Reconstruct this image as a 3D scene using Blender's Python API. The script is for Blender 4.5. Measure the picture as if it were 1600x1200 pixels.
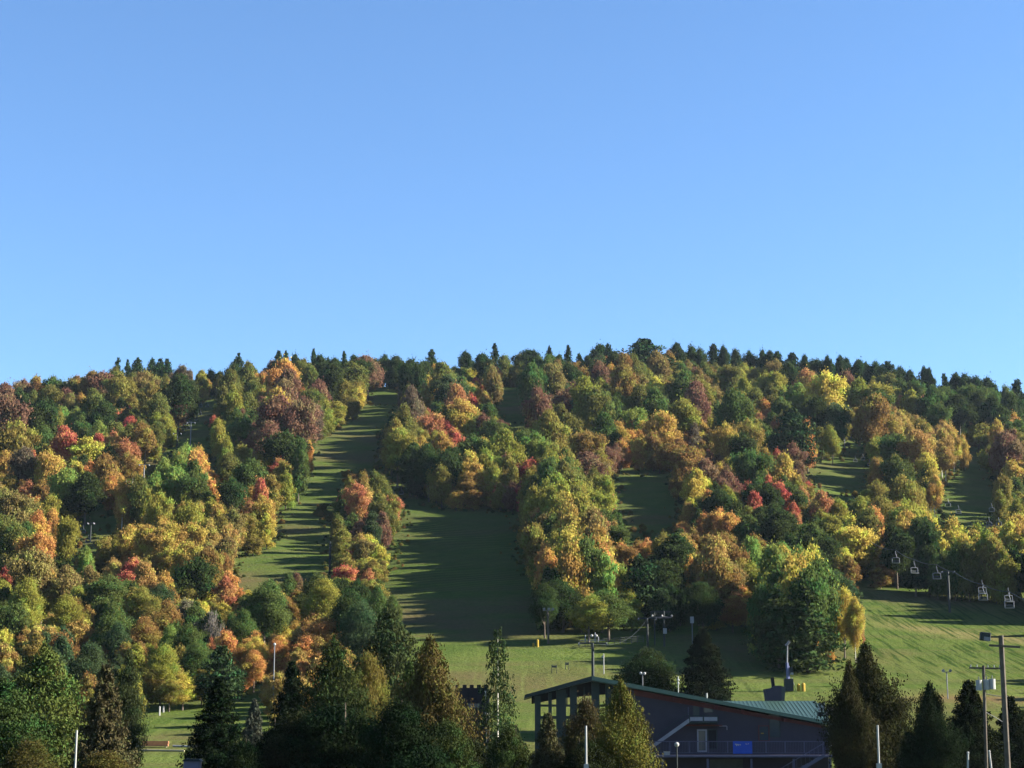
import bpy, bmesh, math, random
import numpy as np
from mathutils import Vector, Matrix
R = math.radians
S = bpy.context.scene
for o in list(bpy.data.objects): bpy.data.objects.remove(o)
COL = S.collection
rnd = random.Random(7)

# ------------------------------------------------------------------ camera, sky, sun, exposure
FPX, PITCH = 2800.0, math.atan(550 / 2800.0)          # focal length in pixels of the 1600 wide frame
cd = bpy.data.cameras.new('camera'); cam = bpy.data.objects.new('camera', cd); COL.objects.link(cam)
cd.sensor_width = 36; cd.lens = 36 * FPX / 1600; cd.clip_start = 0.5; cd.clip_end = 20000
cam.location = (0, 0, 0); cam.rotation_euler = (R(90) + PITCH, 0, 0)
S.camera = cam
SUN_EL, SUN_AZ = R(24), R(88)                          # azimuth clockwise from +Y (view direction)
W = bpy.data.worlds.new('World'); S.world = W; W.use_nodes = True
wn = W.node_tree; bg = wn.nodes['Background']
sky = wn.nodes.new('ShaderNodeTexSky'); sky.sky_type = 'NISHITA'; sky.sun_disc = False
sky.sun_elevation = SUN_EL; sky.sun_rotation = SUN_AZ
sky.altitude = 300; sky.air_density = 1.0; sky.dust_density = 0.0; sky.ozone_density = 6.0
wn.links.new(sky.outputs[0], bg.inputs[0]); bg.inputs[1].default_value = 0.05
sl = bpy.data.lights.new('sun', 'SUN'); sl.energy = 5.0; sl.angle = R(0.55); sl.color = (1.0, 0.93, 0.80)
sun = bpy.data.objects.new('sun', sl); COL.objects.link(sun)
sv = Vector((math.sin(SUN_AZ) * math.cos(SUN_EL), math.cos(SUN_AZ) * math.cos(SUN_EL), math.sin(SUN_EL)))
sun.rotation_euler = sv.to_track_quat('Z', 'Y').to_euler()
S.view_settings.view_transform = 'Standard'; S.view_settings.look = 'None'
S.view_settings.exposure = 2.35; S.view_settings.gamma = 1.0
S.cycles.max_bounces = 5; S.cycles.diffuse_bounces = 3; S.cycles.transmission_bounces = 3; S.cycles.transparent_max_bounces = 4
S.cycles.use_denoising = True; S.cycles.volume_bounces = 0

# ------------------------------------------------------------------ materials
def lin(c):
    c = c / 255.0
    return c / 12.92 if c <= 0.04045 else ((c + 0.055) / 1.055) ** 2.4
def L3(t, k=1.0): return (min(1, lin(t[0]) * k), min(1, lin(t[1]) * k), min(1, lin(t[2]) * k), 1)
def newmat(name):
    m = bpy.data.materials.new(name); m.use_nodes = True; nt = m.node_tree
    for n in list(nt.nodes): nt.nodes.remove(n)
    out = nt.nodes.new('ShaderNodeOutputMaterial'); return m, nt, out
def N(nt, t, **kw):
    n = nt.nodes.new(t)
    for k, v in kw.items(): setattr(n, k, v)
    return n
def math_(nt, op, a, b=None, c=None):
    n = nt.nodes.new('ShaderNodeMath'); n.operation = op
    for i, v in enumerate((a, b, c)):
        if v is None: continue
        if isinstance(v, (int, float)): n.inputs[i].default_value = v
        else: nt.links.new(v, n.inputs[i])
    return n.outputs[0]
def mixc(nt, f, a, b, mode='MIX'):
    n = nt.nodes.new('ShaderNodeMix'); n.data_type = 'RGBA'; n.blend_type = mode
    for s, v in ((0, f), (6, a), (7, b)):
        if isinstance(v, (int, float)): n.inputs[s].default_value = v
        elif isinstance(v, tuple): n.inputs[s].default_value = v
        else: nt.links.new(v, n.inputs[s])
    return n.outputs[2]
def noise(nt, scale, detail=3, rough=0.55, vec=None):
    n = nt.nodes.new('ShaderNodeTexNoise'); n.inputs['Scale'].default_value = scale
    n.inputs['Detail'].default_value = detail; n.inputs['Roughness'].default_value = rough
    if vec is not None: nt.links.new(vec, n.inputs['Vector'])
    return n.outputs['Fac']
def ramp(nt, f, lo, hi):
    n = nt.nodes.new('ShaderNodeMapRange'); n.inputs[1].default_value = lo; n.inputs[2].default_value = hi
    nt.links.new(f, n.inputs[0]); return n.outputs[0]
def simple(name, col, rough=0.7, metal=0.0, var=0.25, scale=1.5, spec=0.3, col2=None, bump=0.0, k=1.0):
    m, nt, out = newmat(name)
    b = N(nt, 'ShaderNodeBsdfPrincipled'); b.inputs['Roughness'].default_value = rough; b.inputs['Metallic'].default_value = metal
    b.inputs['Specular IOR Level'].default_value = spec
    tc = N(nt, 'ShaderNodeTexCoord')
    f = noise(nt, scale, 4, 0.6, tc.outputs['Object'])
    c = L3(col, k); d = L3(col2) if col2 else tuple(x * (1 - var) for x in c[:3]) + (1,)
    nt.links.new(mixc(nt, ramp(nt, f, 0.35, 0.65), c, d), b.inputs['Base Color'])
    if bump:
        bp = N(nt, 'ShaderNodeBump'); bp.inputs['Strength'].default_value = bump; nt.links.new(f, bp.inputs['Height']); nt.links.new(bp.outputs[0], b.inputs['Normal'])
    nt.links.new(b.outputs[0], out.inputs[0]); return m
def leafmat(name, inst, transl=0.4, hue=0.03):
    m, nt, out = newmat(name)
    if inst:
        a = N(nt, 'ShaderNodeAttribute', attribute_name='col', attribute_type='INSTANCER'); base = a.outputs['Color']
        r = N(nt, 'ShaderNodeAttribute', attribute_name='rnd', attribute_type='INSTANCER').outputs['Fac']
    else:
        oi = N(nt, 'ShaderNodeObjectInfo'); base = oi.outputs['Color']; r = oi.outputs['Random']
    v = N(nt, 'ShaderNodeAttribute', attribute_name='v'); sp = N(nt, 'ShaderNodeSeparateColor'); nt.links.new(v.outputs['Color'], sp.inputs[0])
    cl = math_(nt, 'FRACT', math_(nt, 'ADD', sp.outputs[0], math_(nt, 'MULTIPLY', r, 3.7)))
    hs = N(nt, 'ShaderNodeHueSaturation'); nt.links.new(base, hs.inputs['Color'])
    h = math_(nt, 'ADD', math_(nt, 'MULTIPLY', math_(nt, 'SUBTRACT', cl, 0.5), hue), 0.5)
    h = math_(nt, 'ADD', h, math_(nt, 'MULTIPLY', math_(nt, 'SUBTRACT', sp.outputs[1], 0.5), hue * 0.6))
    h = math_(nt, 'ADD', h, math_(nt, 'MULTIPLY', ramp(nt, cl, 0.62, 0.95), 0.045))
    nt.links.new(h, hs.inputs['Hue'])
    vv = math_(nt, 'ADD', math_(nt, 'MULTIPLY', sp.outputs[1], 0.5), math_(nt, 'ADD', math_(nt, 'MULTIPLY', cl, 0.35), 0.6))
    nt.links.new(vv, hs.inputs['Value']); hs.inputs['Saturation'].default_value = 0.86
    d = N(nt, 'ShaderNodeBsdfDiffuse'); t = N(nt, 'ShaderNodeBsdfTranslucent'); mx = N(nt, 'ShaderNodeMixShader')
    for s in (d, t): nt.links.new(hs.outputs[0], s.inputs['Color'])
    mx.inputs[0].default_value = transl
    nt.links.new(d.outputs[0], mx.inputs[1]); nt.links.new(t.outputs[0], mx.inputs[2]); nt.links.new(mx.outputs[0], out.inputs[0])
    return m
M = dict(leaf=leafmat('foliage', False), leaf_i=leafmat('foliage_mass', True), needle=leafmat('needles', False, 0.12, 0.035),
         bark=simple('bark', (88, 78, 68), 0.95, scale=6, var=0.4), birch=simple('pale_bark', (190, 185, 172), 0.9, scale=5, var=0.35))

# ------------------------------------------------------------------ object helpers
def tag(o, label=None, cat=None, group=None, kind=None):
    if label: o['label'] = label
    if cat: o['category'] = cat
    if group: o['group'] = group
    if kind: o['kind'] = kind
    return o
def empty(name, loc, rz=0.0, label=None, cat=None, group=None):
    o = bpy.data.objects.new(name, None); COL.objects.link(o); o.location = loc; o.rotation_euler = (0, 0, rz)
    o.empty_display_size = 0.5
    return tag(o, label, cat, group)
def meshobj(name, me, parent=None, color=None):
    o = bpy.data.objects.new(name, me); COL.objects.link(o)
    if parent is not None: o.parent = parent
    if color: o.color = color
    return o
def npmesh(name, verts, faces, mat, attr=None, smooth=False):
    """verts (n,3), faces (m,k) all the same k"""
    me = bpy.data.meshes.new(name); n, m, k = len(verts), len(faces), faces.shape[1]
    me.vertices.add(n); me.vertices.foreach_set('co', np.ascontiguousarray(verts, np.float32).ravel())
    me.loops.add(m * k); me.loops.foreach_set('vertex_index', np.ascontiguousarray(faces, np.int32).ravel())
    me.polygons.add(m); me.polygons.foreach_set('loop_start', np.arange(0, m * k, k, dtype=np.int32))
    me.polygons.foreach_set('loop_total', np.full(m, k, np.int32))
    if smooth: me.polygons.foreach_set('use_smooth', np.ones(m, bool))
    me.update(calc_edges=True)
    if attr is not None:
        a = me.attributes.new('v', 'FLOAT_COLOR', 'FACE'); a.data.foreach_set('color', np.ascontiguousarray(attr, np.float32).ravel())
    if mat: me.materials.append(mat)
    return me

# ------------------------------------------------------------------ terrain (one sheet)
DK = np.array([60, 170, 200, 250, 320, 400, 500, 600, 700, 800, 860, 960, 1200, 2500], float)
COLS = [-1200, -300, 0, 200, 400, 600, 800, 1000, 1200, 1400, 1600, 1900, 2800]
#        200   250   320   400  500  600  700  800   (image row at which the ground lies at that distance)
ROWS = [[1196, 1120, 1035, 960, 875, 815, 770, 740],
        [1196, 1120, 1022, 925, 825, 758, 712, 682],
        [1196, 1122, 1018, 915, 805, 730, 678, 643],
        [1196, 1122, 1015, 910, 800, 718, 660, 618],
        [1196, 1118, 1010, 905, 796, 712, 652, 607],
        [1197, 1112, 1003, 902, 796, 712, 648, 600],
        [1198, 1110, 1000, 900, 796, 710, 648, 600],
        [1198, 1108, 1000, 900, 795, 708, 642, 590],
        [1198, 1108, 1000, 905, 800, 714, 652, 600],
        [1196, 1106, 1005, 918, 820, 738, 680, 632],
        [1194, 1105, 1010, 930, 838, 762, 706, 660],
        [1194, 1105, 1015, 940, 860, 790, 740, 700],
        [1194, 1110, 1040, 985, 930, 880, 840, 810]]
def row2z(y, D): return D * np.tan(PITCH + np.arctan((600 - y) / FPX))
zk = np.zeros((len(COLS), len(DK)))
for i, r in enumerate(ROWS):
    zk[i, 0] = -5.2; zk[i, 1] = -4.9
    for j, y in enumerate(r): zk[i, 2 + j] = row2z(y, DK[2 + j])
    zr = zk[i, 9]; zk[i, 10] = zr + 2; zk[i, 11] = zr - 12; zk[i, 12] = zr - 60; zk[i, 13] = -10
D1 = np.arange(60, 2501, 2.0)
PX1 = np.arange(-1200, 2801, 20.0)
ZG = np.zeros((len(PX1), len(D1)))
tmp = np.array([np.interp(D1, DK, zk[i]) for i in range(len(COLS))])
for j in range(len(D1)): ZG[:, j] = np.interp(PX1, COLS, tmp[:, j])
def smooth(a, ax, n, it=3):
    for _ in range(it):
        p = np.pad(a, [(n, n) if k == ax else (0, 0) for k in (0, 1)], mode='edge')
        c = np.cumsum(np.insert(p, 0, 0, axis=ax), axis=ax); sl1 = [slice(None)] * 2; sl2 = [slice(None)] * 2
        sl1[ax] = slice(2 * n + 1, None); sl2[ax] = slice(None, -(2 * n + 1))
        a = (c[tuple(sl1)] - c[tuple(sl2)]) / (2 * n + 1)
    return a
ZG = smooth(smooth(ZG, 1, 7), 0, 4)
def terr(x, y):
    x = np.asarray(x, float); y = np.asarray(y, float)
    yc = np.clip(y, 60.0, 2499.0); p = np.clip(800 + FPX * x / yc, -1199, 2799)
    fi = (p + 1200) / 20; fj = (yc - 60) / 2; i = fi.astype(int); j = np.minimum(fj.astype(int), len(D1) - 2); a = fi - i; b = fj - j
    z = (ZG[i, j] * (1 - a) * (1 - b) + ZG[i + 1, j] * a * (1 - b) + ZG[i, j + 1] * (1 - a) * b + ZG[i + 1, j + 1] * a * b)
    amp = np.clip((y - 300) / 200, 0, 1)
    z = z + amp * (0.8 * np.sin(x * 0.051 + 1.3 * np.sin(y * 0.021)) + 0.5 * np.sin(y * 0.083 + x * 0.02) + 0.25 * np.sin(x * 0.19 + y * 0.13))
    return z
def ray(px, py):
    a = PITCH; cx = (px - 800) / FPX; cy = (600 - py) / FPX
    return np.array([cx, math.cos(a) - cy * math.sin(a), math.sin(a) + cy * math.cos(a)])
def hit(px, py, d0=90.0, d1=870.0):
    """point of the terrain seen at that place in the photograph (None above the ridge)"""
    r = ray(px, py); r = r / r[1]; d = np.arange(d0, d1, 1.0)
    z = terr(d * r[0], d); g = d * r[2] - z
    k = np.nonzero(g <= 0)[0]
    if len(k) == 0: return None
    k = k[0]
    dd = d[k] if k == 0 else d[k - 1] + g[k - 1] / (g[k - 1] - g[k])
    return Vector((dd * r[0], dd, float(terr(dd * r[0], dd))))
def at(px, py, D):
    r = ray(px, py); return Vector((D * r[0] / r[1], D, D * r[2] / r[1]))
def proj(x, y, z):
    a = PITCH; f = y * math.cos(a) + z * math.sin(a); u = z * math.cos(a) - y * math.sin(a)
    return 800 + FPX * x / f, 600 - FPX * u / f
def inpoly(px, py, P):
    c = False; j = len(P) - 1
    for i in range(len(P)):
        if (P[i][1] > py) != (P[j][1] > py) and px < (P[j][0] - P[i][0]) * (py - P[i][1]) / (P[j][1] - P[i][1]) + P[i][0]: c = not c
        j = i
    return c
GRK = 1.0
xs = np.concatenate([np.arange(-1500, -420, 45.0), np.arange(-420, 421, 3.5), np.arange(465, 1500, 45.0)])
ys = np.concatenate([np.arange(-150, 90, 30.0), np.arange(90, 230, 3.5), np.arange(230, 900, 3.0), np.arange(900, 2500, 50.0)])
gx, gy = np.meshgrid(xs, ys, indexing='ij'); gz = terr(gx, gy)
nx, ny = gx.shape; idx = np.arange(nx * ny).reshape(nx, ny)
F = np.stack([idx[:-1, :-1], idx[1:, :-1], idx[1:, 1:], idx[:-1, 1:]], -1).reshape(-1, 4)
m, nt, out = newmat('grass')
tc = N(nt, 'ShaderNodeTexCoord'); P = tc.outputs['Object']
b = N(nt, 'ShaderNodeBsdfDiffuse')
n1 = noise(nt, 0.018, 5, 0.6, P); n2 = noise(nt, 0.12, 5, 0.65, P); n3 = noise(nt, 1.3, 4, 0.7, P)
mp = N(nt, 'ShaderNodeMapping'); nt.links.new(P, mp.inputs[0]); mp.inputs['Scale'].default_value = (0.012, 0.16, 0.16); mp.inputs['Rotation'].default_value = (0, 0, R(12))
n4 = noise(nt, 1.0, 4, 0.6, mp.outputs[0])
n2 = ramp(nt, n2, 0.3, 0.7)
c = mixc(nt, ramp(nt, n2, 0.1, 0.9), L3((78, 98, 46), 0.60), L3((98, 110, 56), 0.66))
c = mixc(nt, math_(nt, 'MULTIPLY', ramp(nt, n4, 0.46, 0.6), 0.6), c, L3((100, 98, 62), 0.65))
c = mixc(nt, math_(nt, 'MULTIPLY', ramp(nt, n1, 0.5, 0.66), 0.85), c, L3((106, 90, 66), 0.65))
c = mixc(nt, math_(nt, 'MULTIPLY', ramp(nt, n3, 0.4, 0.75), 0.5), c, L3((56, 72, 34), 0.65))
sx = N(nt, 'ShaderNodeSeparateXYZ'); nt.links.new(P, sx.inputs[0]); X_, Y_ = sx.outputs[0], sx.outputs[1]
def band(v, a, b_, soft):                               # soft window on a world coordinate
    return math_(nt, 'MULTIPLY', ramp(nt, v, a - soft, a + soft), ramp(nt, v, b_ + soft, b_ - soft))
wob = math_(nt, 'MULTIPLY', math_(nt, 'SUBTRACT', noise(nt, 0.06, 3, 0.5, P), 0.5), 14.0); Yw = math_(nt, 'ADD', Y_, wob)
tanp = L3((122, 98, 72), 0.65); path = math_(nt, 'MULTIPLY', band(Yw, 252.0, 260.0, 3.0), ramp(nt, X_, 50.0, 62.0))
c = mixc(nt, math_(nt, 'MULTIPLY', path, math_(nt, 'ADD', math_(nt, 'MULTIPLY', n2, 0.6), 0.35)), c, tanp)
path2 = math_(nt, 'MULTIPLY', band(math_(nt, 'ADD', Yw, math_(nt, 'MULTIPLY', X_, 1.0)), 412.0, 424.0, 5.0), ramp(nt, X_, 66.0, 76.0))
c = mixc(nt, math_(nt, 'MULTIPLY', path2, 0.7), c, L3((128, 116, 78), 0.65))
md_ = N(nt, 'ShaderNodeMapping'); nt.links.new(P, md_.inputs[0]); md_.inputs['Rotation'].default_value = (0, 0, R(78)); md_.inputs['Scale'].default_value = (0.9, 0.04, 0.05)
c = mixc(nt, math_(nt, 'MULTIPLY', math_(nt, 'MULTIPLY', ramp(nt, noise(nt, 1.0, 4, 0.6, md_.outputs[0]), 0.5, 0.62), 0.4), band(Y_, 200.0, 300.0, 12.0)), c, L3((112, 122, 66), 0.62))
mq = N(nt, 'ShaderNodeMapping'); nt.links.new(P, mq.inputs[0]); mq.inputs['Rotation'].default_value = (0, 0, R(-14)); mq.inputs['Scale'].default_value = (1.3, 0.07, 0.05)
ruts = ramp(nt, noise(nt, 1.0, 4, 0.6, mq.outputs[0]), 0.50, 0.60)
c = mixc(nt, math_(nt, 'MULTIPLY', math_(nt, 'MULTIPLY', ruts, 0.8), math_(nt, 'MULTIPLY', band(Y_, 275.0, 380.0, 12.0), ramp(nt, X_, 50.0, 64.0))), c, L3((44, 66, 28), 0.65))
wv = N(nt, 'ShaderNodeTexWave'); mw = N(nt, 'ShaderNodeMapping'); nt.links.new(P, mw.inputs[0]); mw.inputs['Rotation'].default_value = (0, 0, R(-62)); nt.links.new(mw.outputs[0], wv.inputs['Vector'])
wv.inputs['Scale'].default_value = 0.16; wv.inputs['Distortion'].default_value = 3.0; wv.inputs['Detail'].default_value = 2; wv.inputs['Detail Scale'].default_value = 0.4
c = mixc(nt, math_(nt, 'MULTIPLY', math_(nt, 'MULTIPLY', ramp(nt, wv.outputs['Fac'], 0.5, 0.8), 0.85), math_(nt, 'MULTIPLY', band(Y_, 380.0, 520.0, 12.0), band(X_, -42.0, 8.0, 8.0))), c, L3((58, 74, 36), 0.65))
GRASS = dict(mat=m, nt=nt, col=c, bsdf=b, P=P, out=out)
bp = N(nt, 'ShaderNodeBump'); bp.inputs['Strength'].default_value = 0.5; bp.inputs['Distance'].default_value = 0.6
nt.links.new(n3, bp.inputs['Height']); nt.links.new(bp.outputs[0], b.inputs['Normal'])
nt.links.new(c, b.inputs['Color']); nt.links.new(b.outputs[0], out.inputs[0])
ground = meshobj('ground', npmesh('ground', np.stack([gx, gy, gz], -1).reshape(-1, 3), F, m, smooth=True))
tag(ground, 'mown green grass of the valley and ski hill', kind='structure')
# ------------------------------------------------------------------ tree meshes
def leafquads(rng, c, n, s, cl, flat=0.0, asp=1.0):
    """quads centred at c (m,3), facing n with jitter, size s (m,)"""
    m = len(c); n = n + rng.normal(0, 0.75, (m, 3)); n /= np.linalg.norm(n, axis=1)[:, None] + 1e-9
    t = rng.normal(0, 1, (m, 3)); t -= (t * n).sum(1)[:, None] * n; t /= np.linalg.norm(t, axis=1)[:, None] + 1e-9
    b = np.cross(n, t); hs = (s * 0.5)[:, None]
    k = rng.uniform(0.35, 0.65, (m, 1)) * 2
    q = np.stack([c - t * hs, c + b * hs * asp * 0.8 + t * hs * (k - 1) * 0.5, c + t * hs * 1.1, c - b * hs * asp * 0.8 - t * hs * (k - 1) * 0.5], 1)
    at = np.stack([cl, rng.random(m), c[:, 2], np.ones(m)], 1)
    return q, at
def build_quads(name, qs, ats, mat):
    q = np.concatenate(qs).reshape(-1, 3); a = np.concatenate(ats)
    return npmesh(name, q, np.arange(len(q)).reshape(-1, 4), mat, a)
def sph(rng, n):
    v = rng.normal(0, 1, (n, 3)); return v / np.linalg.norm(v, axis=1)[:, None]
def crown_mesh(seed, nb=64, per=210, leaf=0.036, shape='round', mat='leaf', z0=0.27, inner=40):
    """leaf clumps spread over an uneven crown (unit width, unit height)"""
    rng = np.random.default_rng(seed); qs, ats = [], []
    lean = rng.normal(0, 0.05, 2); lob = rng.uniform(0, 6.28, 3)
    for k in range(nb):
        h = rng.uniform(0, 1) ** 0.85
        if shape == 'round': pr = (1 - abs(h * 1.9 - 0.9) ** 2.6) if h > 0.47 else 0.72 + 0.28 * (h / 0.47)
        elif shape == 'egg': pr = (1 - ((h - 0.3) / 0.7) ** 1.6) if h > 0.3 else 0.75 + 0.25 * h / 0.3
        elif shape == 'broad': pr = (1 - ((h - 0.62) / 0.38) ** 2.2 * 0.8) if h > 0.62 else 0.62 + 0.38 * h / 0.62
        else: pr = 0.9 - 0.75 * max(0, h - 0.35) / 0.65 if h > 0.35 else 0.7 + 0.2 * h / 0.35
        pr = max(pr, 0.08); th = rng.uniform(0, 6.28)
        pr *= 1 + 0.14 * math.sin(2 * th + lob[0]) + 0.1 * math.sin(3 * th + lob[1] + 3 * h)
        rr = rng.uniform(0.5, 0.95) if k > nb * 0.2 else rng.uniform(0, 0.4)
        rb = rng.uniform(0.075, 0.17) * (0.8 if h > 0.8 else 1.0)
        cx, cy, cz = pr * rr * 0.4 * math.cos(th) + lean[0] * h, pr * rr * 0.4 * math.sin(th) + lean[1] * h, z0 + 0.05 + h * (0.885 - z0 - 0.05)
        rz = rb * 0.5; cl = rng.random(); n = int(per * (rb / 0.13) ** 2)
        u = sph(rng, n); u[:, 2] = np.abs(u[:, 2]) * np.where(rng.random(n) < 0.7, 1, -1)
        rad = rng.uniform(0.5, 1.1, n) + np.maximum(0, rng.normal(0, 0.2, n))
        bump = 1 + 0.2 * np.sin(u[:, 0] * 7 + seed + k) * np.sin(u[:, 1] * 8 + k)
        c = np.stack([cx + u[:, 0] * rb * rad * bump, cy + u[:, 1] * rb * rad * bump, cz + u[:, 2] * rz * rad * bump], 1) + rng.normal(0, 1, (n, 3)) * np.array([0.018, 0.018, 0.02]) * np.where(rng.random(n) < .12, 2.4, 1)[:, None]
        q, a = leafquads(rng, c, u * np.array([1, 1, 1.5]), leaf * rng.uniform(0.55, 1.3, n), np.full(n, cl)); qs.append(q); ats.append(a)
    n = nb * inner; u = sph(rng, n) * (rng.random(n) ** 0.4)[:, None] * np.array([0.3, 0.3, 0.5 - z0 / 2 - .12]); c = u + np.array([0, 0, (1 + z0) / 2 - .04])
    q, a = leafquads(rng, c, u, np.full(n, leaf * 1.5), rng.random(n)); qs.append(q); ats.append(a)
    return build_quads('crown', qs, ats, M[mat])
def tube(pts, rads, k=6):
    V, Fq = [], []; up = Vector((0, 0, 1))
    for i, p in enumerate(pts):
        p = Vector(p); d = (Vector(pts[min(i + 1, len(pts) - 1)]) - Vector(pts[max(i - 1, 0)])).normalized()
        a = d.orthogonal().normalized() if abs(d.z) < 0.95 else Vector((1, 0, 0)); a = (a - d * a.dot(d)).normalized(); b2 = d.cross(a)
        for j in range(k):
            t = 2 * math.pi * j / k; V.append(p + (a * math.cos(t) + b2 * math.sin(t)) * rads[i])
    for i in range(len(pts) - 1):
        for j in range(k): Fq.append((i * k + j, i * k + (j + 1) % k, (i + 1) * k + (j + 1) % k, (i + 1) * k + j))
    return [tuple(v) for v in V], Fq
def tubes_mesh(name, list_, mat, k=6):
    V, Fq = [], []
    for pts, rads in list_:
        v, f = tube(pts, rads, k); o = len(V); V += v; Fq += [tuple(i + o for i in q) for q in f]
    return npmesh(name, np.array(V), np.array(Fq), mat, smooth=True)
def trunk_mesh(seed, mat='bark', limbs=6, r=0.022, top=0.8):
    g = random.Random(seed); L = []; dx, dy = g.uniform(-.03, .03), g.uniform(-.03, .03)
    pts = [(0, 0, -0.03), (0, 0, 0), (dx * .4, dy * .4, .2), (dx, dy, .5), (dx * 1.2, dy, top)]
    L.append((pts, [r * 1.5, r * 1.3, r, r * .65, r * .2]))
    for i in range(limbs):
        z = g.uniform(.2, .5); a = g.uniform(0, 6.283); ln = g.uniform(.2, .34)
        p0 = Vector((dx * z, dy * z, z)); p1 = p0 + Vector((math.cos(a) * ln * .5, math.sin(a) * ln * .5, .1)); p2 = p0 + Vector((math.cos(a) * ln, math.sin(a) * ln, .26))
        L.append(([p0, p1, p2], [r * .5, r * .35, r * .12]))
    return tubes_mesh('trunk', L, M[mat])
def conifer_mesh(seed, kind='spruce', whorls=20, arms=8, seg=9, blade=0.05, dens=1.0, pitch=1.0):
    """unit height, unit width; whorls of drooping boughs set with needle blades"""
    rng = np.random.default_rng(seed); qs, ats = [], []
    z_lo = dict(spruce=0.04, pine=0.14, cedar=0.02, thin=0.18)[kind]
    for w in range(whorls):
        t = (w + rng.uniform(-0.3, 0.3)) / whorls; z = z_lo + (0.985 - z_lo) * min(max(t, 0), 1) ** 0.92; h = (z - z_lo) / (1 - z_lo)
        if kind == 'spruce': r = 0.5 * (1 - h) ** 0.85 + 0.012
        elif kind == 'pine': r = 0.5 * (1 - h ** 2.2) * (0.75 + 0.25 * math.sin(3.1 * h)) + 0.03
        elif kind == 'thin': r = 0.5 * (1 - h) ** 0.7 * 0.9 + 0.02
        else: r = (0.5 * (1 - h ** 1.35) ** 0.95 * min(1, 0.72 + h * 1.5) + 0.01) * rng.uniform(0.72, 1.12)
        na = max(4, int(arms * (0.5 + r * 1.3)))
        if kind == 'pine': na = max(3, int(na * 0.8))
        for a in range(na):
            th = rng.uniform(0, 6.283); L = r * rng.uniform(0.6, 1.12) * (1 if kind != 'cedar' else 1 + 0.22 * math.sin(2.3 * th + 9 * h + seed)) if kind != 'pine' else r * rng.uniform(0.4, 1.25)
            cl = rng.random(); n = max(3, int(seg * (0.35 + L * 2.0) * dens * 3))
            s = rng.random(n) ** 0.6 * (0.97) + 0.03
            zz = z + rng.normal(0, 0.008)
            if kind == 'spruce': dz = -0.11 * L * s + 0.10 * L * s ** 3; sw, up = 0.16, 0.012
            elif kind == 'pine': dz = 0.10 * L * s + rng.uniform(-.02, .03); sw, up = 0.3, 0.016
            elif kind == 'thin': dz = -0.22 * L * s; sw, up = 0.12, 0.012
            else: dz = 0.45 * L * s; sw, up = 0.22, 0.03
            side = rng.normal(0, 1, n) * sw * L * (0.35 + 0.8 * s if kind == 'pine' else 1.05 - 0.75 * s)
            rr = L * s
            c = np.stack([np.cos(th) * rr - np.sin(th) * side, np.sin(th) * rr + np.cos(th) * side, zz + dz + rng.normal(0, up, n) - (abs(side) * 0.12 if kind != 'cedar' else 0)], 1)
            if kind == 'cedar': nn = np.stack([np.cos(th) + 0 * s, np.sin(th) + 0 * s, 0.3 + 0 * s], 1)
            else: nn = np.stack([0.35 * np.cos(th) + 0 * s, 0.35 * np.sin(th) + 0 * s, 1.0 + 0 * s], 1)
            q, at_ = leafquads(rng, c, nn, blade * rng.uniform(0.6, 1.4, n), np.full(n, cl), asp=0.6)
            qs.append(q); ats.append(at_)
    n = 260; h = rng.random(n); rr = 0.2 * (1 - h) * rng.random(n)
    if kind in ('spruce', 'cedar'):
        th = rng.uniform(0, 6.283, n); c = np.stack([rr * np.cos(th), rr * np.sin(th), 0.05 + 0.9 * h], 1)
        q, at_ = leafquads(rng, c, sph(rng, n), np.full(n, blade * 2.2), rng.random(n)); qs.append(q); ats.append(at_)
    me = build_quads('crown', qs, ats, M['needle']); return me
def flat(me, k):                                        # crowns of the mass use the instancer's colour
    c = me.copy(); c.materials.clear(); c.materials.append(M['leaf_i']); return c
def lowcrown(i): return crown_mesh(300 + i, nb=54, per=190, leaf=0.04, shape=('round', 'egg', 'broad')[i % 3], z0=0.05)
CR = [crown_mesh(i + 1, nb=58 + (i % 3) * 8, shape=('round', 'egg', 'round', 'broad', 'egg', 'round')[i % 6]) for i in range(9)]
CRT = [crown_mesh(40 + i, nb=54, shape='tall', z0=0.05) for i in range(3)]
CRN = [crown_mesh(60 + i, nb=84, per=420, leaf=0.022, shape=('round', 'egg')[i % 2], z0=0.2) for i in range(3)]      # nearer trees, finer leaves
TR = [trunk_mesh(i) for i in range(4)]; TRB = [trunk_mesh(9 + i, 'birch', 4, 0.016) for i in range(2)]
PN = [conifer_mesh(100 + i, 'pine', 14, 13, 12, 0.065, 1.3) for i in range(5)]
SPR = [conifer_mesh(120 + i, 'spruce', 24, 12, 8, 0.05) for i in range(3)]
def stem(seed, r=0.03, mat='bark'): return tubes_mesh('trunk', [([(0, 0, -.03), (0, 0, 0), (0, 0, .5), (0, 0, .97)], [r * 1.3, r, r * .6, r * .1])], M[mat])
STM = stem(1)

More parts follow.
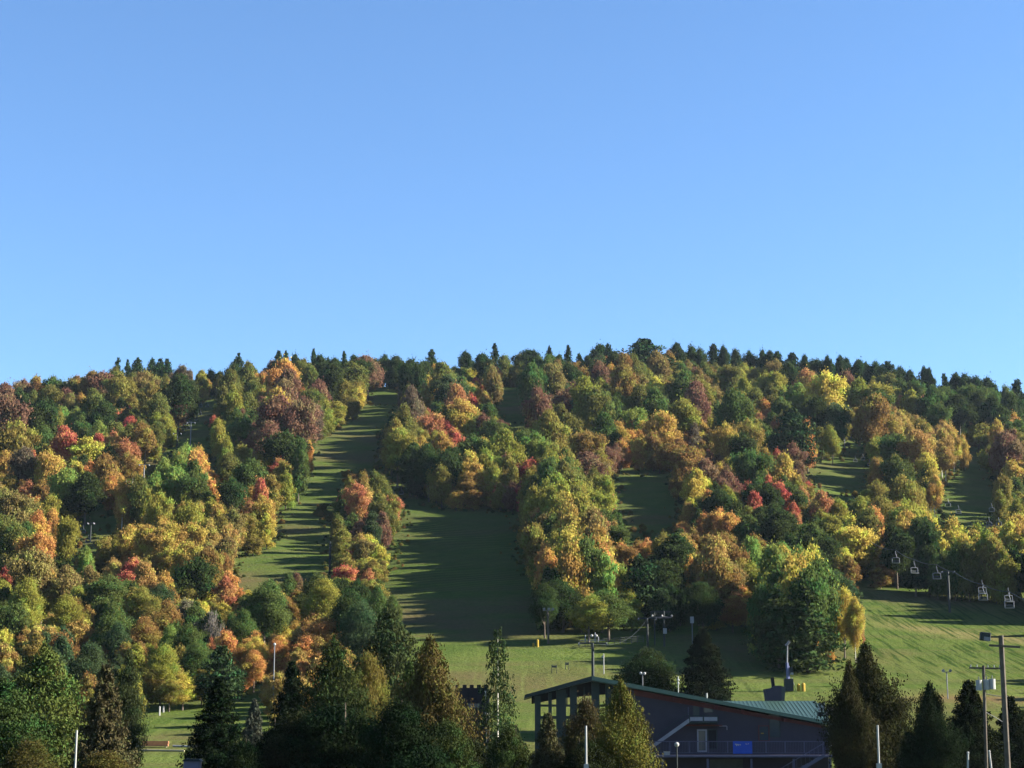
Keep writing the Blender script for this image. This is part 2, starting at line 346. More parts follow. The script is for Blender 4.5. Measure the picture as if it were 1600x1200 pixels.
PAL = dict(dg=(68, 84, 46), gr=(96, 114, 56), og=(124, 124, 58), yg=(160, 156, 46), lg=(140, 160, 64), ye=(212, 190, 44), go=(196, 156, 50),
           ag=(214, 144, 46), ro=(160, 120, 54), rd=(206, 88, 64), pk=(200, 124, 74), mr=(140, 98, 86), mv=(120, 102, 94), bn=(146, 126, 72),
           tn=(188, 150, 70), ol=(152, 136, 54), gy=(130, 122, 112), pn=(58, 78, 50), bg=(80, 100, 70))
CN = dict(dg='dark green', gr='mid green', og='olive green', yg='yellow green', lg='light green', ye='bright yellow', go='golden yellow',
          ag='orange', ro='rusty orange', rd='red', pk='salmon pink', mr='dull maroon', mv='mauve brown', bn='brown tinged', tn='tan gold', ol='bronze olive',
          gy='grey twiggy', pn='dark green', bg='blue green')
def colour(code, g, amp=0.10):
    c = PAL[code]; k = 0.53 * (1 + g.uniform(-amp, amp))
    r = [lin(v) * k for v in c]; j = g.uniform(-0.06, 0.06)
    return (min(1, r[0] * (1 + j)), min(1, r[1] * (1 - j * .6)), r[2] * 0.7, 1)

def bare_mesh(seed):
    g_ = random.Random(seed); L = [([(0, 0, -.03), (0, 0, .3), (.02, 0, .95)], [.035, .025, .004])]
    for i in range(34):
        z = g_.uniform(.2, .8); a = g_.uniform(0, 6.283); ln = (1 - z) * g_.uniform(.3, .6); p0 = Vector((0, 0, z)); p1 = p0 + Vector((math.cos(a) * ln * .5, math.sin(a) * ln * .5, ln * .35)); p2 = p0 + Vector((math.cos(a) * ln * .8, math.sin(a) * ln * .8, ln * .8))
        L.append(([p0, p1, p2], [.014, .009, .003]))
        for j in range(3):
            b0 = g_.uniform(0, 6.283); q = p1.lerp(p2, g_.random()); L.append(([q, q + Vector((math.cos(b0) * .05, math.sin(b0) * .05, .06)), q + Vector((math.cos(b0) * .08, math.sin(b0) * .08, .14))], [.006, .004, .002]))
    return tubes_mesh('trunk', L, M['grey_bark'], 4)
M['grey_bark'] = simple('grey_bark', (150, 142, 134), 0.9, var=0.3, scale=5, k=0.4)
BARE = bare_mesh(5); THIN = crown_mesh(77, nb=26, per=16, leaf=0.03, shape='tall', z0=.4, inner=1)
# crown tops read off the photograph: x, y of the top, crown width, colour [, height of the tree in the same pixels]
BL = """
584 556 34 dg;604 558 34 dg;618 552 30 dg;566 556 34 dg;12 595 36 mr;35 588 34 mr;55 584 32 ro;82 584 34 gr;75 598 34 og;108 589 30 og;135 577 36 ro;160 576 36 mr;175 570 30 og;282 567 28 mv;222 574 38 bn;183 577 42 ol;
140 580 32 ol;232 594 34 ol;278 583 56 dg;312 574 24 yg;330 576 24 dg;355 574 36 og;362 565 30 dg;385 561 32 og;393 574 14 ag;317 602 20 go 30;8 610 64 mr;60 615 54 dg;
30 601 32 dg;48 607 26 og;100 603 28 mr;126 610 22 go;110 612 26 bn;145 605 36 og;160 620 38 dg;190 617 26 dg;205 611 26 ol;218 604 26 og;246 611 36 og;275 619 46 mr;
289 631 22 bn;18 649 56 ol;46 641 28 yg;62 659 38 gr;100 663 42 rd;125 645 30 gr;110 640 30 lg;157 654 26 lg;140 648 26 dg;133 670 26 dg;203 647 24 rd;181 655 32 og;
196 658 34 og;150 674 26 rd;171 671 30 pk;192 680 36 pk;226 657 36 ro 74;210 656 28 og;236 686 28 yg;256 644 26 yg;245 656 24 og;268 664 22 yg;130 681 54 ye 70;75 697 46 go;
100 692 26 go;40 694 46 mv;8 701 38 go;165 704 38 ro;170 690 32 gr;196 704 40 ro;207 714 42 go;68 729 20 rd;95 725 46 lg;132 734 52 dg 88;38 747 32 pk;14 759 52 bn;
64 745 32 ro;115 764 34 go;190 744 42 go;174 741 30 ag;257 711 44 lg;268 722 72 lg 96;300 731 44 gr 90;245 762 50 yg;290 777 42 yg;328 733 30 ag 36;374 759 26 pk 62;340 651 40 yg;
332 647 16 rd 22;350 600 32 og;365 599 40 yg;386 610 32 og;360 655 32 gr;379 650 34 gr;353 675 34 yg;373 691 34 ol;395 675 18 mr;360 705 38 og;386 711 48 gr 84;360 741 40 dg;
440 559 46 ag;424 560 22 mr;460 550 26 dg;475 556 34 og;500 551 28 dg;520 555 36 dg;575 551 48 mr;600 549 26 dg;552 552 26 dg;445 573 48 mr;486 567 38 og;510 564 44 dg;546 561 52 og 70;
574 560 32 mr;432 599 50 go;496 588 40 mr;432 609 54 mr;470 614 54 mr;490 626 32 mv;485 601 40 og;530 587 44 ol 66;505 615 28 yg;540 610 32 og;558 600 22 ye;525 624 34 yg;552 620 34 ol;
410 619 26 yg;430 634 32 gr;462 634 22 ag;415 653 44 mr 80;450 640 40 gr;478 650 32 gr;495 654 32 og;510 640 26 yg;440 668 62 dg 92;466 680 40 gr 104;483 685 20 ag 56;405 681 32 mr;
406 742 32 rd 76;424 738 30 ol;446 730 32 yg;408 772 38 go 76;565 733 36 ro;545 741 22 ol;558 750 42 pk 80;586 733 32 og;590 768 34 og;
618 571 22 dg;640 555 42 dg;628 574 22 go 32;650 571 26 ag 36;665 560 32 dg;641 599 54 mv;692 561 44 og;735 553 26 dg;760 550 32 dg;790 552 28 og;736 574 26 ye 36;700 581 44 bg;
721 585 32 gr;765 582 36 rd 50;772 566 42 bn;792 567 16 pk;686 604 28 go;713 597 40 pk;736 612 24 rd;748 602 16 go;758 609 22 tn;719 617 46 go 78;732 632 30 og;
630 627 52 og;655 625 32 ol;676 639 38 pk;696 630 32 gr;612 650 44 ol;621 664 64 yg 96;652 660 32 og;710 666 32 rd;731 650 32 yg;690 671 32 go;676 670 26 ol;650 690 24 go;
756 640 32 mr;766 650 36 gr;741 674 46 gr;790 664 52 yg;762 684 30 yg;776 700 26 go;742 722 42 go;760 715 32 yg;791 730 26 mr;735 745 40 ro;640 692 40 dg;670 700 40 dg;702 700 42 dg;690 722 34 ol;
812 550 22 og;845 552 26 gr;976 549 36 ro;960 545 32 dg;990 548 32 og;1030 545 38 bn;1045 542 26 ro;1080 537 28 dg;1095 541 22 dg;1150 541 26 dg;1190 543 22 dg;
815 570 26 pk;831 559 50 gr;865 565 44 bn;872 580 36 bg;890 565 36 dg;911 570 28 ro;917 584 52 yg;955 566 26 ag;975 563 42 ro;940 560 32 mr;1000 565 36 og;1011 572 28 yg;1040 569 26 yg;
1025 584 36 ye;1001 581 32 bn;1070 574 42 gr;1091 572 32 bn;1045 592 32 ro;1110 568 32 og;1140 565 36 og;1143 582 26 ye;1166 585 32 yg;1180 572 22 ol;1195 580 32 yg;
842 602 52 mr;886 601 60 mr 76;930 600 46 og;915 606 36 bg;945 606 32 dg;960 617 34 gr;1000 599 42 og;1025 600 46 gr;1051 595 32 og;976 628 22 lg;995 631 36 lg;
1066 590 32 ol;1086 590 42 mr;1100 590 38 ol;1120 599 32 bn;1150 604 52 gr;1181 600 32 og;1074 619 46 yg 80;1058 628 22 mr;1085 655 34 mv;831 644 32 pk;860 634 52 ol;885 640 42 og;
918 640 26 ye;892 652 32 yg;946 641 42 gr;916 665 46 ro;968 655 32 go;991 649 38 ag 56;1036 637 50 go 92;1052 690 48 ro;822 665 40 gr;838 670 42 lg;815 690 32 yg;850 710 26 yg;828 712 36 rd;
805 725 26 rd;902 691 28 pk;880 701 36 ol;915 701 56 mr 76;895 728 52 og;860 726 36 gr;1082 694 54 ro 82;1106 714 44 mr;1086 730 42 ye;1060 722 32 ro;1141 734 36 mr;1136 654 52 go;1171 649 44 ol;
1146 640 32 ol;1195 620 22 ag;1176 694 52 gr;1165 671 46 dg;1196 660 32 gr;1122 760 60 dg 84;1181 764 32 rd;1172 754 32 dg;1150 765 26 yg;860 752 62 yg 100;901 745 46 yg;931 760 44 yg 90;
1230 565 36 dg;1215 557 32 bn;1260 574 36 pk;1295 574 50 ye;1325 575 32 mr;1250 594 36 lg;1275 595 32 yg;1346 585 40 yg;1373 592 40 yg;1326 598 26 yg;1395 598 28 bg;1360 611 52 ro;
1376 605 38 gr;1412 615 22 ag;1405 602 28 yg;1426 605 34 yg;1450 615 28 pk;1470 620 32 mr;1468 626 38 gr;1500 612 46 dg;1530 610 42 dg;1556 614 42 dg;1577 611 38 dg;1592 612 32 dg;1546 626 32 ol;
1480 600 36 gr;1460 597 42 gr;1430 590 36 gr;1410 585 32 gr;1395 580 32 og;1520 594 38 gr;1550 602 36 gr;1571 600 26 gr;1210 575 36 yg;1206 595 32 og;1235 600 28 dg;1276 614 46 dg;1305 625 42 bg;1226 615 32 gr;
1330 638 32 ol;1346 641 36 go;1371 640 36 tn;1395 644 36 tn;1416 648 32 tn;1440 650 32 ol;1472 667 38 tn;1491 674 36 go 62;1507 676 26 go 60;1441 668 46 tn;1262 650 28 ag 90;
1215 648 28 pk;1208 676 28 gr;1240 688 32 mr;1221 704 46 go;1216 697 20 rd;1285 665 32 og;1301 661 38 yg 66;1400 670 42 gr;1397 680 18 yg 60;1412 684 16 yg 60;1402 706 42 gr;1373 712 36 ro;
1376 745 42 ol;1411 740 52 ol;1451 704 36 ye;1448 725 26 gr;1478 694 38 tn 60;1461 740 36 go;1430 700 26 ag;1380 770 46 ol;1416 775 52 yg;
1540 650 32 ag;1530 660 46 ol;1561 650 42 go;1581 645 26 ag;1592 655 30 gr;1576 670 46 mr;1553 693 50 yg;1592 690 32 ol;1590 715 42 go;1570 736 42 ol;1586 742 32 gr;1590 776 32 yg;1564 762 32 ol;
1285 765 36 pk;1311 775 32 yg;1345 770 32 yg;1326 785 26 gr;1216 786 42 dg;1250 761 32 gr;1240 782 20 rd;
52 825 46 ag;86 807 26 ag 72;20 814 46 og;50 850 60 bn;8 884 26 rd 50;100 799 50 yg;66 860 18 gr;201 815 38 go;226 815 42 go;251 820 42 go;276 814 42 go;301 811 42 go;326 815 36 tn;290 840 42 go;
321 850 46 ro;346 835 36 bn;180 834 22 yg;160 835 26 ol;205 853 34 ag 40;175 875 26 tn;132 849 36 lg 80;226 874 42 tn;198 889 34 rd 44;250 889 32 go;268 880 20 ye;100 878 46 bn;78 884 32 go;
36 898 52 yg;105 924 44 yg;4 914 30 gr;160 894 66 gr 96;176 940 52 gr;304 866 60 dg 100;318 918 28 ye 44;325 911 16 pk;345 940 26 ye 36;371 940 22 ag 34;351 860 36 ro;250 907 42 bg;215 914 46 ol;261 934 46 ro;
236 930 40 ol;77 955 26 tn;5 980 30 ye 60;155 979 32 ro;225 964 56 ro 84;266 974 38 lg;296 970 46 gr;330 952 40 gy 84;328 994 18 pk;376 950 42 gr;396 955 32 gr;383 994 36 ag 70;396 1012 36 ag 70;300 1000 42 gr;
250 1004 46 yg;181 969 42 bg;132 1000 62 bg;285 1050 42 ye 60;264 1060 38 ol 52;315 1046 36 ol 56;
416 799 28 ye 60;395 836 30 ol;526 799 32 og;551 799 26 gr;553 797 14 rd 24;562 805 26 mr;581 809 32 bg;563 830 26 tn;566 838 34 bn 62;592 849 30 ye 56;540 880 52 rd 56;575 884 22 pk;536 836 28 ol;
463 892 36 mr;490 890 52 gr;450 890 38 gr;502 900 52 yg;545 914 62 dg;590 910 46 gr;570 934 62 bg;611 926 42 gr;412 900 60 gr;445 930 36 ro;457 944 28 go;435 990 36 ag 66;441 968 26 ye;472 935 26 yg;
500 958 60 ro 90;530 945 26 ag;551 974 46 tn 80;400 992 36 go;466 1006 32 tn;
836 809 52 ol;838 818 26 pk;866 808 46 gr;906 805 52 ol;935 800 36 pk;961 815 38 gr;975 845 38 ro;856 830 34 yg;905 830 32 ye;925 850 42 go;945 855 34 ag 60;881 864 36 yg;838 868 24 ag 40;
906 870 30 go 60;931 870 48 lg 96;920 925 50 yg 80;975 894 34 yg 80;951 918 62 gr 84;880 900 60 dg;851 905 60 dg 92;1050 830 60 dg 90;1005 845 26 ag;1011 836 28 pk;1036 828 36 ol;1066 828 42 tn;1081 840 22 ag;
1041 870 62 dg 100;1116 832 54 tn;1141 840 46 ro;1172 834 42 lg 100;1140 870 46 bn;1185 884 36 yg 80;1145 928 44 ag 60;1125 862 52 ro;1181 930 32 yg;1141 795 40 ag;1166 800 42 gr;1100 905 52 dg 90;
1211 795 62 dg 96;1246 797 24 pk 54;1271 815 42 gr;1301 800 36 yg;1291 832 52 dg 90;1338 815 60 ye 92;1231 860 36 lg;1266 880 62 gr 96;1302 888 52 bg 96;1215 910 54 gr;
1385 800 32 ag;1411 795 46 go;1441 805 62 dg 96;1402 830 52 dg 90;1446 840 32 ro;1463 829 26 ye;1485 836 28 ye;1482 858 42 gr 70;1526 823 46 go;1548 846 36 ol;1568 840 22 ye;1590 800 50 go;1572 868 46 gr 72;
1531 868 36 gr 66;1592 876 42 gr 64;1376 880 32 ro 40;1431 888 46 dg 44;1503 880 40 dg 48;1312 893 16 ye 50;1320 912 34 ye 116;1337 928 26 go 108;1344 950 14 pk 60;1299 1014 14 ag 24;1263 905 14 ye 20
"""
# pines and spruces on the hill, narrow kinds on the skyline first
PI = """185 557 13;200 561 18;216 557 28;238 559 16;250 560 20;262 559 16;373 551 15;436 547 14;447 546 14;490 544 14;538 547 13;675 544 20;728 544 18;828 542 30 58;858 540 15;905 551 15;918 554 24;
938 533 24;950 534 20;1008 529 46 70;1060 532 32 54;1115 536 26;1130 537 18;1170 544 24;1203 544 18;1215 547 26;1238 550 26;1255 552 20;1275 555 26;1292 553 22;1312 551 18;1324 556 18;1338 559 22;
1350 563 18;1368 561 26;1387 563 22;1404 567 22;1425 574 28;1443 572 22;1452 570 18;1475 582 22;1490 580 20;1505 579 24;1525 583 28;1548 586 24;1588 591 26;1240 634 56 108 pn;1000 864 56 110;345 1008 50 96;1218 925 64 120 dg;610 650 20 60"""
SP = "773 534 26 44;888 537 22 46;1263 912 100 138 dg"
OPEN = [[(575, 632), (622, 632), (616, 652), (600, 672), (592, 718), (600, 762), (545, 735), (528, 785), (508, 800), (514, 868), (522, 905), (365, 918), (370, 872), (420, 850), (450, 792), (474, 748), (490, 694), (545, 652)],
        [(586, 604), (616, 604), (622, 634), (572, 632)],
        [(600, 745), (650, 786), (720, 800), (790, 800), (815, 806), (808, 862), (828, 900), (836, 1002), (1195, 985), (1195, 1100), (640, 1110), (640, 980), (605, 955), (604, 900), (622, 850), (630, 800)],
        [(338, 606), (352, 612), (330, 650), (338, 690), (340, 735), (252, 735), (285, 665), (310, 640)],
        [(218, 722), (250, 722), (234, 775), (228, 812), (150, 832), (120, 872), (88, 888), (92, 866), (112, 815), (192, 800), (196, 765)],
        [(954, 742), (1048, 742), (1062, 792), (1060, 832), (990, 842), (962, 792)], [(1088, 680), (1108, 680), (1108, 694), (1088, 694)],
        [(778, 606), (828, 604), (824, 662), (790, 662), (768, 640)],
        [(1320, 688), (1350, 690), (1356, 725), (1358, 772), (1300, 776), (1268, 766), (1264, 722), (1310, 716)],
        [(1500, 690), (1540, 690), (1546, 742), (1578, 800), (1545, 825), (1500, 836), (1460, 806), (1466, 765), (1484, 745)],
        [(1350, 918), (1600, 925), (1700, 925), (1700, 1200), (1200, 1200), (1200, 1075), (1290, 1040), (1350, 1010)],
        [(218, 1106), (410, 1085), (410, 1200), (218, 1200)], [(640, 1000), (1200, 1000), (1200, 1200), (640, 1200)]]
# findable landmarks: x, y, phrase
LM = [(20, 600, 'on the skyline at far left'), (90, 590, 'on the left skyline slope'), (160, 585, 'on the skyline left of the pine cluster'), (235, 580, 'under the left skyline pine cluster'),
      (290, 590, 'above the left chairlift cut'), (360, 575, 'on skyline right of left chairlift cut'), (30, 640, 'below the skyline at left edge'), (110, 625, 'high on the left wooded slope'),
      (190, 630, 'mid slope left of chairlift cut'), (250, 640, 'on left bank of chairlift cut'), (100, 690, 'around the big lemon yellow crown'), (30, 700, 'at left edge of mid slope'),
      (180, 690, 'among red crowns left of cut'), (70, 760, 'at left below the lemon crown'), (170, 750, 'above the small lift clearing'), (280, 750, 'on wooded knoll below chairlift cut'),
      (350, 640, 'on right bank of chairlift cut'), (365, 710, 'between chairlift cut and grassy run'), (400, 770, 'left of the grassy run bend'), (440, 570, 'on skyline left of grassy run'),
      (500, 560, 'on skyline above the grassy run'), (560, 570, 'beside the dark notch on skyline'), (450, 620, 'in maroon stand left of run'), (520, 620, 'along upper left edge of run'),
      (430, 670, 'mid slope left of grassy run'), (490, 690, 'at left edge of grassy run'), (570, 770, 'at top of the wooded island'), (560, 850, 'at foot of the wooded island'),
      (640, 575, 'right of the dark skyline notch'), (720, 560, 'on skyline under triangular spruce'), (680, 610, 'high right of the grassy run'), (620, 670, 'on upper right edge of run'),
      (690, 650, 'amid mixed crowns right of run'), (760, 600, 'left of the small upper clearing'), (760, 650, 'below the small upper clearing'), (780, 720, 'above the big shaded run'),
      (680, 720, 'at head of the shaded run'), (840, 570, 'on skyline left of narrow spruce'), (930, 560, 'on skyline right of narrow spruce'), (1020, 555, 'on the highest part of skyline'),
      (1110, 560, 'on skyline right of the crest'), (860, 620, 'right of the small upper clearing'), (950, 620, 'upper slope below narrow spruce'), (1040, 600, 'upper slope below the crest'),
      (1120, 610, 'upper slope right of the crest'), (850, 690, 'mid slope above the central island'), (920, 700, 'around the rounded maroon crown'), (960, 650, 'in golden band of mid slope'),
      (1050, 670, 'in tall golden stand at centre'), (1090, 730, 'above the shaded middle meadow'), (880, 790, 'at top of the central island'), (900, 860, 'in middle of the central island'),
      (940, 940, 'at foot of the central island'), (850, 900, 'on dark left side of island'), (1170, 660, 'mid slope left of the tall pine'), (1170, 740, 'right of the shaded middle meadow'),
      (1200, 580, 'under the right skyline pines'), (1290, 590, 'around bright yellow crown near skyline'), (1370, 600, 'in pale band below right skyline'), (1450, 610, 'below right skyline pines'),
      (1540, 610, 'in dark stand at right skyline'), (1270, 640, 'above the tall dark pine'), (1230, 700, 'beneath the tall dark pine'), (1300, 670, 'left of the right chairlift tower'),
      (1370, 650, 'in tan birch band at right'), (1450, 680, 'at right end of tan band'), (1400, 730, 'between the two right clearings'), (1560, 660, 'at right edge of mid slope'),
      (1570, 740, 'right of the far right run'), (1300, 780, 'below the right patchy clearing'), (1210, 790, 'over the dark central hollow'), (1400, 800, 'below stand between right clearings'),
      (1340, 850, 'around the big yellow right crown'), (1240, 880, 'above the large leaning pine'), (1330, 950, 'against the large leaning pine'), (1450, 850, 'behind the right chairlift chairs'),
      (1550, 850, 'at right edge above lift chairs'), (1420, 900, 'at head of the right lawn'), (1150, 850, 'right of the dark central wood'), (1150, 930, 'behind the white central trunk'),
      (1040, 860, 'in the dark central wood'), (1080, 790, 'left of the dark central hollow'), (60, 830, 'left of the low lift poles'), (60, 900, 'at left edge below lift poles'),
      (150, 860, 'below the small lift clearing'), (250, 830, 'in golden thicket at left'), (330, 850, 'at right side of golden thicket'), (180, 920, 'in green belt at lower left'), (260, 920, 'left of the round dark tree'),
      (330, 930, 'right below the round dark tree'), (60, 970, 'above the big left pines'), (200, 980, 'behind the brown grey spruce'), (290, 990, 'around the bare grey tree'), (280, 1060, 'beside the small left lawn'),
      (390, 1000, 'behind the thin lamp pole'), (450, 950, 'in orange stand near lamp pole'), (420, 900, 'below the left meadow'), (520, 910, 'around the round red maple'), (520, 980, 'above the dark foreground spruces'), (600, 930, 'at left edge of shaded run')]
# ------------------------------------------------------------------ trees of the hill
def parse(t):
    o = []
    for r in t.replace('\n', '').split(';'):
        r = r.split()
        if r: o.append(r)
    return o
TREES = []                                              # (kind, px, py, w, code, h)
for r in parse(BL): TREES.append(['broadleaf_tree', float(r[0]), float(r[1]), float(r[2]), r[3], float(r[4]) if len(r) > 4 else None])
for r in parse(PI): TREES.append(['pine_tree', float(r[0]), float(r[1]), float(r[2]), r[4] if len(r) > 4 else 'pn', float(r[3]) if len(r) > 3 else None])
for r in parse(SP): TREES.append(['spruce_tree', float(r[0]), float(r[1]), float(r[2]), r[4] if len(r) > 4 else 'pn', float(r[3]) if len(r) > 3 else None])
# past the 300 largest broadleaf trees the rest join the wooded mass
bl = [t for t in TREES if t[0] == 'broadleaf_tree']; bl.sort(key=lambda t: -(t[3] * (t[5] or t[3] * 1.6)) * (1.0 if t[2] > 560 else 1.2))
REST = bl[300:]; keep = set(id(t) for t in bl[:300])
print('broadleaf', len(bl), 'rest', len(REST))
def solve(px, py, w, h):
    """base point, metres of width and height so the top shows at (px,py)"""
    b_ = hit(px, py + h)
    if b_ is None or b_.y > 835:
        D = 812 + rnd.uniform(-14, 20); r = ray(px, py); r = r / r[1]; x = D * r[0]; z = float(terr(x, D)); H = D * r[2] - z
        return Vector((x, D, z)), w * D / FPX, max(H, 4)
    dep = b_.y
    top = at(px, py, dep); return b_, w * dep / FPX, max(top.z - b_.z, 2.5)
def label_names():
    cells = {}
    for t in TREES:
        if t[0] == 'broadleaf_tree' and id(t) not in keep: continue
        h = t[5] or t[3] * 1.6; cy = t[2] + h * 0.3
        lm = min(LM, key=lambda l: (l[0] - t[1]) ** 2 + ((l[1] - cy) * 1.3) ** 2)[2]
        kindw = {'broadleaf_tree': 'tree', 'pine_tree': 'pine', 'spruce_tree': 'spruce'}[t[0]]
        cells.setdefault((CN[t[4]], kindw, lm), []).append(t)
    out = {}
    ords = ['leftmost', 'second from left', 'third from left', 'fourth from left', 'fifth from left', 'sixth from left', 'seventh from left', 'eighth from left', 'ninth from left']
    for (c, k, lm), ts in cells.items():
        ts.sort(key=lambda t: t[1])
        for i, t in enumerate(ts):
            if len(ts) == 1: s = f'{c} {k} {lm}'
            elif len(ts) == 2: s = f'{c} {k} {lm}, the {"left" if i == 0 else "right"} one of two'
            elif i == len(ts) - 1: s = f'{c} {k} {lm}, rightmost of {len(ts)}'
            else: s = f'{c} {k} {lm}, {ords[i]}'
            out[id(t)] = s
    return out
LAB = label_names()
g = random.Random(3)
def plant(kind, loc, w, h, code, label, cat, crown, trunk, group, rz=None):
    e = empty(kind, loc, g.uniform(0, 6.28) if rz is None else rz, label, cat, group); e.scale = (w, w, h)
    meshobj('trunk', trunk, e); meshobj('crown', crown, e, colour(code, g)); return e
HT = []
def fit(px, py, w, h, kind):
    """keep crowns and tree feet out of the mown runs"""
    given = h is not None; h = h or (max(2.1 * w, 50) if kind == 'broadleaf_tree' else 2.3 * w)
    if not given:
        for k in (1, .9, .8, .7, .6, .52):
            if not any(inpoly(px, py + h * k, Pq) for Pq in OPEN): break
        h *= k
    wide = 1.36
    for wide in (1.36, 1.15, 0.95):
        if not any(inpoly(px + sx * w * wide * .46, py + h * q_, Pq) for Pq in OPEN[:10] for sx in (-1, 1) for q_ in (.25, .5)): break
    return h, wide
GRP = dict(broadleaf_tree='autumn broadleaf trees on the hill', pine_tree='pines on the hill', spruce_tree='spruces on the hill')
for t in TREES:
    kind, px, py, w, code, h = t
    if kind == 'broadleaf_tree' and id(t) not in keep: continue
    h, wide = fit(px, py, w, h, kind)
    loc, wm, hm = solve(px, py, w * (wide if kind == 'broadleaf_tree' else g.uniform(1.1, 2.1) if py < 620 else 1.5), h)
    near = loc.y < 340; HT.append((px, py, w * 1.1, h, loc.y))
    if kind == 'broadleaf_tree':
        cm = g.choice(CRN) if near else (g.choice(CRT) if h / w > 2.3 and t[5] else g.choice(CR)); tm = g.choice(TRB) if code in ('tn', 'go', 'lg') else g.choice(TR)
        if code == 'gy': cm, tm = THIN, BARE
    elif kind == 'pine_tree': cm, tm = (g.choice(PN) if g.random() < .35 or py > 620 or px < 600 or w < 16 else g.choice(CR)), STM
    else: cm, tm = g.choice(SPR), STM
    plant(kind, loc, wm, hm, code, LAB[id(t)], {'broadleaf_tree': 'tree', 'pine_tree': 'pine tree', 'spruce_tree': 'spruce tree'}[kind], cm, tm, GRP[kind])

# the remaining wood: one mass
pts, scl, col, rn, ix = [], [], [], [], []
def addp(loc, w, h, c, con=False):
    pts.append(tuple(loc)); scl.append((w, w, h)); col.append(c); rn.append(g.random()); ix.append(g.randrange(6, 8) if con else g.randrange(6))
for t in REST:
    _, px, py, w, code, h = t; h, wide = fit(px, py, w, h, 'broadleaf_tree'); loc, wm, hm = solve(px, py, w * wide, h); HT.append((px, py, w, h, loc.y)); addp(loc, wm, hm, colour(code, g))
HTA = np.array(HT)
PT = np.array([(t[1], t[2] + (t[5] or t[3] * 1.6) * 0.35) for t in TREES]); 
yy = 226.0
while yy < 880:
    step = 4.9 + 2.6 * min(1, max(0, yy - 250) / 200); yy += step
    xm = 0.30 * yy + 90
    for xx in np.arange(-xm, xm + 60, step):
        x = xx + g.uniform(-3.5, 3.5); y = yy + g.uniform(-3.5, 3.5); z = float(terr(x, y)); Wd = min(g.uniform(5, 8.8), yy * 0.016 * g.uniform(.75, 1.3)); H = Wd * g.uniform(1.45, 1.8)
        bx, by = proj(x, y, z); tx, ty = proj(x, y, z + H); wp = Wd * FPX / y * 0.42
        sel = (HTA[:, 4] > y - 2) & (np.abs(HTA[:, 0] - tx) < (HTA[:, 2] / 2 + wp) * 0.85) & (HTA[:, 1] < by) & (ty < HTA[:, 1] + 0.36 * HTA[:, 3])
        if sel.any():
            lim = (HTA[sel, 1] + 0.36 * HTA[sel, 3]).max(); H = H * (by - lim) / (by - ty)
            if H < 3.5: continue
            Wd = min(Wd, H * 1.1); tx, ty = proj(x, y, z + H); wp = Wd * FPX / y * 0.42
        ok = False; wq = wp * 0.7
        for sc in (1.0, 0.75, 0.5, 0.35):
            tx, ty = proj(x, y, z + H * sc); my = (by + ty) / 2
            if not any(inpoly(qx, qy, Pq) for Pq in OPEN for qx, qy in ((bx, by), (bx - wq, my), (bx + wq, my), (tx, ty), (bx - wq, by - 2), (bx + wq, by - 2))): ok = True; break
        if not ok: continue
        if sc < 1: H = max(H * sc, 3.0); Wd = min(Wd, H * 1.1)
        d2 = (PT[:, 0] - bx) ** 2 + ((PT[:, 1] - (by + ty) / 2) * 1.2) ** 2
        k = np.argsort(d2)[g.randrange(3)]; code = TREES[k][4]
        con = TREES[k][0] != 'broadleaf_tree'
        if con: code = g.choice(['pn', 'dg', 'bg', 'pn']); con = g.random() < .25; H *= g.uniform(.75, 1.15); Wd = H * g.uniform(.55, .9)
        if code in ('rd', 'pk', 'ye') and g.random() < .6: code = 'ol'
        addp((x, y, z), Wd, H, colour(code, g), con)
FLANK = [[(824, 780), (816, 830), (832, 870), (840, 920), (848, 985)], [(610, 690), (604, 718), (612, 752)], [(360, 612), (346, 690), (350, 738)], [(1068, 745), (1070, 835)],
         [(1362, 690), (1364, 772)], [(1552, 700), (1584, 805)], [(1206, 975), (1212, 1040)], [(834, 606), (830, 662)], [(245, 770), (236, 812), (160, 835)], [(640, 778), (700, 794), (760, 794), (812, 800)], [(1345, 905), (1440, 918), (1540, 922), (1640, 930)], [(1425, 934), (1520, 944), (1660, 958)]]
for FL in FLANK:
    for (x0, y0), (x1, y1) in zip(FL[:-1], FL[1:]):
        a, b_ = hit(x0, y0), hit(x1, y1)
        if a is None or b_ is None: print('flank above ridge', x0, y0); continue
        n = max(2, int((b_ - a).length / 4.5))
        for i in range(n):
            fi_ = FLANK.index(FL); fs = {0: 1.08, 3: .72, 4: .6, 2: .7, 1: .8}.get(fi_, 1.0)
            for off, H0 in ((3, 12), (7, 15), (11, 15)) if fi_ != 6 else ((0, 13), (3, 15), (6, 16)):
                p = a.lerp(b_, (i + g.random()) / n); x = p.x + off + g.uniform(-1.5, 1.5); y = p.y + g.uniform(-1, 1)
                if FL in FLANK[-3:]: x, y = p.x + g.uniform(-2, 2), p.y + off
                H = H0 * fs * g.uniform(.8, 1.15); bx, by = proj(x, y, float(terr(x, y)) + H * .7); code = TREES[int(np.argmin((PT[:, 0] - bx) ** 2 + (PT[:, 1] - by) ** 2))][4]
                code = {'rd': 'ol', 'pk': 'bn', 'pn': 'dg'}.get(code, code) if g.random() < .85 else g.choice(['gr', 'og', 'go', 'yg']); addp((x, y, float(terr(x, y))), H * .5, H, colour(code, g))
for px0, px1 in ((555, 650), (755, 812), (330, 362)):
    for i in range(26):
        D = g.uniform(812, 850); x = at(g.uniform(px0, px1), 600, D).x; H = g.uniform(9, 14); addp((x, D, float(terr(x, D))), H * .7, H, colour(g.choice(['dg', 'og', 'bn', 'dg']), g))
